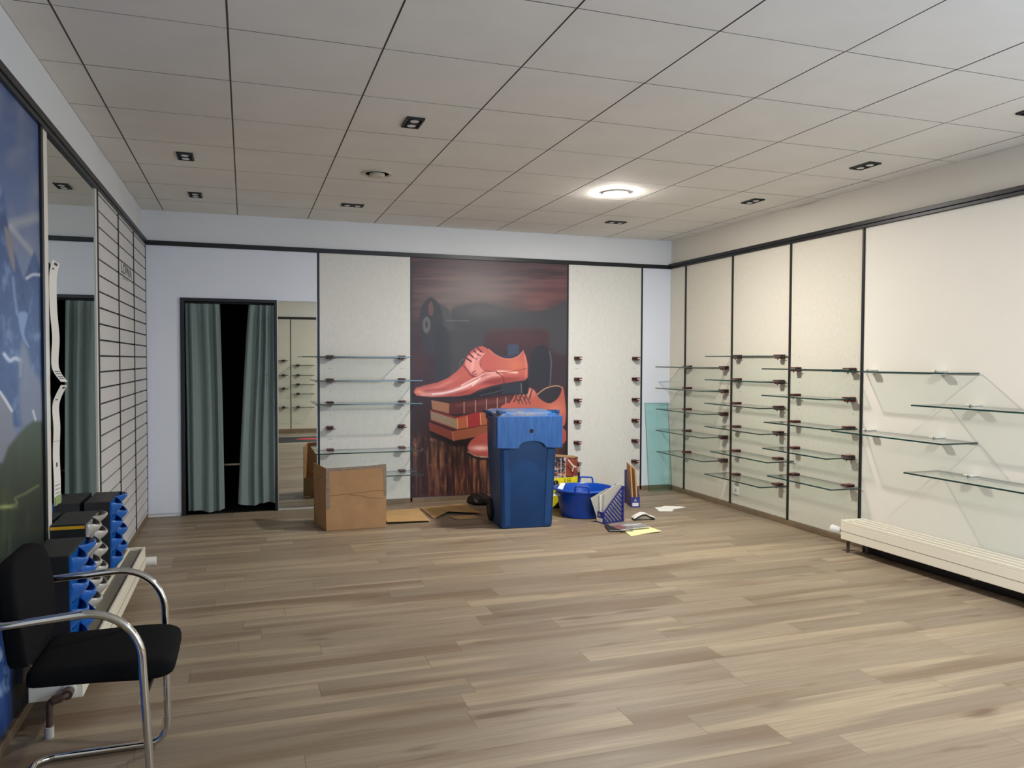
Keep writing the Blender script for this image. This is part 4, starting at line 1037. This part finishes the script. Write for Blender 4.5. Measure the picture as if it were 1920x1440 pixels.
for (x, z, a_, b_) in ((-.04, .62, .045, .02), (.0, .59, .02, .045), (-.185, .56, .010, .05)): bm_prism(bm, [(x + a_ * math.cos(q) * (1 + .2 * math.sin(3 * q)), z + b_ * math.sin(q)) for q in [2 * PI * i / 16 for i in range(16)]], -.0005, .0, 'y', 0, Matrix.Translation((0, -.2545, 0)) @ Matrix.Rotation(.085, 4, 'X'))
bm.free()

# ------------------------------------------------------------------ blue tub
r = empty('plastic_tub', 'round blue plastic tub with two loop handles beside the wheeled bin', 'tub', (2.955, 6.590, 0), math.radians(62))
bm = bmesh.new()
bm_loft(bm, [circ(.205, .0, 48), circ(.215, .006, 48), circ(.255, .225, 48), circ(.258, .235, 48), circ(.283, .238, 48), circ(.289, .246, 48), circ(.285, .254, 48), circ(.262, .256, 48), circ(.253, .245, 48), circ(.212, .012, 48), circ(.2, .008, 48)])
obj('body', bm, M['tub'], r, 0, True)
for s in (-1, 1):
    bm = bmesh.new(); X = s * .275
    bm_tube(bm, fillet([(X, -.065, .235), (X + s * .012, -.058, .305), (X + s * .012, .058, .305), (X, .065, .235)], .018, 6), .0085, 10)
    obj('handle', bm, M['tub'], r, 0, True)
tag(obj('paper_sheet', (lambda b: (bm_prism(b, [(-.17, .10), (.0, .235), (.03, .20), (-.12, .06)], 0, .002, 'z'), b)[1])(bmesh.new()), M['paper']), 'white sheet of paper sticking up inside the blue tub', 'paper')
ps = [o for o in C.objects if o.name == 'paper_sheet'][0]; ps.location = (2.82, 6.50, .225); ps.rotation_euler = (.25, -.35, .1)
bm = bmesh.new()
for k in range(5):
    bm_box(bm, (-.07, -.10, .0 + k * .004), (.08, .10, .002 + k * .004), 0, Matrix.Rotation(.25 * k, 4, 'Z'))
o = tag(obj('paper_stack', bm, M['greypaper']), 'loose grey papers at the bottom of the blue tub', 'paper'); o.location = (2.95, 6.58, .009)

# ------------------------------------------------------------------ magazine holders
def holder(label, loc, rz, D=.235, Wd=.085, Hh=.315, lowh=.10):
    """local: +x from low front to tall back, width along y"""
    r = empty('magazine_holder', label, 'magazine holder', loc, rz, 'navy magazine holders')
    quad = [(0, 0), (D, 0), (D, Hh), (D - .02, Hh), (0, lowh)]
    def clipline(px, pz, dx, dz):
        t0, t1 = -9, 9
        for i in range(5):
            ax, az = quad[i]; bx, bz = quad[(i + 1) % 5]; nx, nz = -(bz - az), (bx - ax)
            num = (ax - px) * nx + (az - pz) * nz; den = dx * nx + dz * nz
            if abs(den) < 1e-9: 
                if num > 0: return None
                continue
            t = num / den
            if den > 0: t0 = max(t0, t)
            else: t1 = min(t1, t)
        return (t0, t1) if t1 > t0 else None
    for sname, y0 in (('side_panel', -Wd / 2), ('side_panel', Wd / 2 - .003)):
        bm = bmesh.new()
        for i in range(5):
            ax, az = quad[i]; bx, bz = quad[(i + 1) % 5]; e = Vector((bx - ax, bz - az)); l_ = e.length; e.normalize(); nrm = Vector((-e.y, e.x)) * .012
            bm_prism(bm, [(ax, az), (bx, bz), (bx + nrm.x, bz + nrm.y), (ax + nrm.x, az + nrm.y)], y0, y0 + .003, 'y')
        dx, dz = -.70, .714
        for k in range(-2, 26):
            c = clipline(D * .5 + (k - 10) * .0195, Hh * .3 + (k - 10) * .0195, dx, dz)
            if not c or c[1] - c[0] < .01: continue
            a_ = (D * .5 + (k - 10) * .0195 + dx * c[0], Hh * .3 + (k - 10) * .0195 + dz * c[0]); b_ = (D * .5 + (k - 10) * .0195 + dx * c[1], Hh * .3 + (k - 10) * .0195 + dz * c[1])
            n_ = (.0062 * .714, .0062 * .70)
            bm_prism(bm, [(a_[0] - n_[0], a_[1] - n_[1]), (a_[0] + n_[0], a_[1] + n_[1]), (b_[0] + n_[0], b_[1] + n_[1]), (b_[0] - n_[0], b_[1] - n_[1])], y0 + .0005, y0 + .0025, 'y')
        obj(sname, bm, M['navy'], r)
    box('front_panel', (-.002, -Wd / 2, 0), (.001, Wd / 2, lowh), M['navy'], r)
    box('back_panel', (D - .001, -Wd / 2, 0), (D + .002, Wd / 2, Hh), M['navy'], r)
    box('bottom_panel', (.001, -Wd / 2 + .003, 0), (D - .001, Wd / 2 - .003, .003), M['navy'], r)
    box('label_card', (-.0032, -Wd / 2 + .012, .012), (-.002, Wd / 2 - .012, .045), M['paper'], r)
    bm = bmesh.new(); bm_prism(bm, [(-.016, .06), (.016, .06), (.0, .088)], -.0034, -.002, 'x'); obj('emblem', bm, M['signlt'], r)
    return r
holder('navy slotted magazine holder full of papers, leaning against the blue tub', (2.932, 6.205, 0), math.radians(12), .225, .11, .315, .10)
holder('navy slotted magazine holder with brown folders, standing near the back wall', (3.575, 6.76, 0), math.radians(77), .27, .085, .33, .10)
def paper_in(label, cat, m_, loc, rz, pts, y0, th, tilt=0, group=None):
    bm = bmesh.new(); bm_prism(bm, pts, y0, y0 + th, 'y', 0, Matrix.Rotation(tilt, 4, 'X'))
    o = obj('paper_sheet' if cat == 'paper' else 'folder', bm, m_); o.location = loc; o.rotation_euler = (0, 0, rz)
    return tag(o, label, cat, group)
L1 = (2.932, 6.205, .004); A1 = math.radians(12)
paper_in('pale sheet splaying out on the far side of the papers in the front magazine holder', 'paper', M['greypaper'], L1, A1, [(.01, .0), (.215, .0), (.215, .29), (.10, .285), (-.075, .215), (-.07, .2)], .030, .004, 0, 'papers in the front holder')
paper_in('white sheet in the middle of the front magazine holder', 'paper', M['paper'], L1, A1, [(.01, .0), (.215, .0), (.215, .312), (.06, .25), (.005, .235)], .008, .006, 0, 'papers in the front holder')
paper_in('grey sheet nearest the slotted side of the front magazine holder', 'paper', M['greypaper'], L1, A1, [(.012, .0), (.215, .0), (.212, .335), (.12, .315), (.02, .255)], -.036, .010, 0, 'papers in the front holder')
L2 = (3.575, 6.76, .004); A2 = math.radians(77)
paper_in('brown folder on the left in the far magazine holder', 'folder', M['folder'], L2, A2, [(.01, 0), (.255, 0), (.262, .40), (.12, .385), (.05, .1)], .012, .012, 0, 'folders in the far holder')
paper_in('brown folder on the right in the far magazine holder', 'folder', M['folder'], L2, A2, [(.01, 0), (.255, 0), (.262, .37), (.10, .35), (.04, .1)], -.030, .014, 0, 'folders in the far holder')

# ------------------------------------------------------------------ printed cardboard display behind the tub
r = empty('cardboard_display', 'printed cardboard display with yellow band and product photos, behind the blue tub', 'display', (2.915, 7.02, 0))
def paint_card(P):
    xl = P[:, 0] * 1000; zl = P[:, 2] * 1000; p = Paint(xl, zl, (40, 38, 42))
    n = p.noise(26, 20, 21, 3); n2 = p.noise(60, 12, 22, 3)
    up = np.clip((zl - 290) / 3, 0, 1)
    p.put(up * np.clip((n - .5) * 7, 0, 1), (196, 186, 190)); p.put(up * np.clip((n2 - .58) * 8, 0, 1), (150, 84, 56))
    p.poly([(10, 300), (140, 300), (140, 480), (10, 480)], (150, 62, 34), 4, False, None, .8); p.line([(40, 460), (95, 400), (120, 390)], 14, (226, 214, 206), 4); p.line([(95, 400), (85, 350)], 10, (226, 214, 206), 4); p.line([(30, 400), (90, 320)], 12, (70, 26, 18), 4)
    for x in (-40, 8): p.line([(x, 295), (x, 480)], 5, (226, 222, 214), 2, False)
    p.line([(-140, 385), (5, 385)], 4, (214, 206, 206), 2, False); p.poly([(-38, 310), (6, 310), (6, 330), (-38, 330)], (200, 140, 90), 3, False)
    ye = p.mask([(-140, 292), (142, 292), (142, 240), (30, 200), (-30, 110), (-90, 40), (-140, 0)], 3, False); p.put(ye, (242, 224, 30))
    p.poly([(-95, 270), (-72, 262), (-66, 242), (-75, 222), (-95, 214), (-115, 222), (-122, 242), (-114, 262)], (30, 26, 24), 3); p.line([(-95, 262), (-95, 220)], 5, (190, 160, 60), 2)
    for x in (-2, 12, 30): p.line([(x, 280), (x, 240)], 5, (40, 38, 30), 2, False)
    for z in (276, 262, 248): p.line([(40, z), (66, z)], 6, (40, 38, 30), 2, False)
    return p.c
us = np.linspace(-.13, .142, 90); vz = np.linspace(.485, .002, 150)
painted_board('printed_panel', us, vz, lambda a, b: np.stack([a, np.full_like(a, -.06) + (a * .08), b], 1), (0, .006, 0), paint_card, M['attrm'], r)
box('side_panel', (.143, -.045, .0), (.170, .08, .335), M['blackcard'], r, .006)
box('base', (-.12, -.045, .0), (.14, .08, .10), M['blackcard'], r, .004)
bm = bmesh.new(); bm_prism(bm, [(-.13, .500), (.10, .478), (.142, .486), (-.13, .515)], -.06, .05, 'y'); obj('top_flap', bm, M['cardin'], r)

# ------------------------------------------------------------------ leaning glass sheet
bm = bmesh.new(); bm_box(bm, (-.143, -.004, 0), (.143, .004, .965))
bm.normal_update()
for f in bm.faces:
    if abs(f.normal.y) < .5: f.material_index = 1
o = obj('glass_sheet', bm, [M['teal'], M['gedge']]); o.location = (4.287, 7.535, .002); o.rotation_euler = (-.108, 0, 0)
tag(o, 'pale teal glass sheet leaning in the far right corner', 'glass sheet')

# ------------------------------------------------------------------ litter on the floor
def flat(name, label, cat, m_, polys, loc, rz=0, group=None):
    bm = bmesh.new()
    for k, (pts, z0, z1) in enumerate(polys): bm_prism(bm, pts, z0, z1, 'z')
    o = obj(name, bm, m_); o.location = loc; o.rotation_euler = (0, 0, rz); return tag(o, label, cat, group)
flat('paper_sheet', 'lowest of the crumpled white sheets on the floor toward the right wall', 'paper', M['paper'], [([(-.13, -.05), (-.02, -.10), (.13, .05), (.05, .12), (-.06, .13)], .001, .003)], (3.82, 6.57, 0), .1, 'white papers toward the right wall')
flat('paper_sheet', 'topmost of the crumpled white sheets on the floor toward the right wall', 'paper', M['paper'], [([(-.12, .02), (.0, -.07), (.17, .0), (.14, .04), (.0, .10)], .004, .012)], (3.85, 6.59, 0), -.1, 'white papers toward the right wall')
flat('paper_pad', 'pad of pale yellow papers under the magazines on the floor', 'paper', M['ypaper'], [([(-.16, -.15), (.15, -.13), (.17, .09), (-.02, .13)], .001, .006), ([(-.10, -.13), (.17, -.16), (.20, .02), (.05, .10)], .006, .010)], (3.06, 5.82, 0), .25)
r = empty('magazine', 'grey glossy magazine on top of the yellow papers, in front of the tub', 'magazine', (3.065, 5.905, .0205), .10, 'magazines on the floor')
box('pages', (-.145, -.10, 0), (.145, .10, .007), M['paper'], r)
bm = bmesh.new(); bm_box(bm, (-.147, -.102, .007), (.147, .102, .009)); obj('cover', bm, M['greyprint'], r)
bm = bmesh.new(); bm_box(bm, (-.14, -.09, .009), (-.07, .06, .0095)); obj('cover_picture', bm, mat('dull_red_print', rgb(128, 70, 76), .45, 0, .4, 30), r)
bm = bmesh.new(); bm_box(bm, (-.03, .0, .009), (.13, .035, .0095)); obj('cover_text', bm, M['greypaper'], r)
r = empty('magazine', 'dark magazine sticking out at the left under the grey one', 'magazine', (2.975, 5.925, .0105), -.28, 'magazines on the floor')
box('pages', (-.10, -.12, 0), (.10, .12, .007), M['greypaper'], r); box('cover', (-.102, -.122, .007), (.102, .122, .0095), M['blackcard'], r)
# handheld device
r = empty('handheld_scanner', 'white and black handheld scanner lying on the floor', 'scanner', (3.36, 6.21, 0), -.15)
def bent(bm, z0, z1, wy):
    prof = [(-.095, .010), (-.060, .030), (-.015, .050), (.02, .048), (.06, .026), (.105, .010)]
    rings = [[Vector((x, wy * s * (1.1 if i < 3 else .75), h + (z1 if t else z0))) for s, t in ((-1, 0), (1, 0), (1, 1), (-1, 1))] for i, (x, h) in enumerate(prof)]
    bm_loft(bm, rings)
bm = bmesh.new(); bent(bm, .004, .016, .036); obj('top_shell', bm, M['wplastic'], r, .004)
bm = bmesh.new(); bent(bm, -.0095, .0035, .034); obj('underside', bm, M['bplastic'], r, .003)
bm = bmesh.new(); bm_box(bm, (-.085, -.02, .034), (-.060, .02, .0345), 0, Matrix.Rotation(-.0, 4, 'Y')); obj('window', bm, M['bplastic'], r)

# door mat, seen in the narrow mirror
r = empty('door_mat', 'black floor mat with a red print, reflected in the narrow mirror', 'mat', (1.0, .95, 0))
box('mat', (-.75, -.45, .0), (.75, .45, .008), M['blackcard'], r, .003)
bm = bmesh.new(); bm_prism(bm, [(.28 * math.cos(a_) + .12, .14 * math.sin(a_)) for a_ in [2 * PI * i / 20 for i in range(20)]], .008, .009, 'z'); obj('print', bm, M['red'], r)
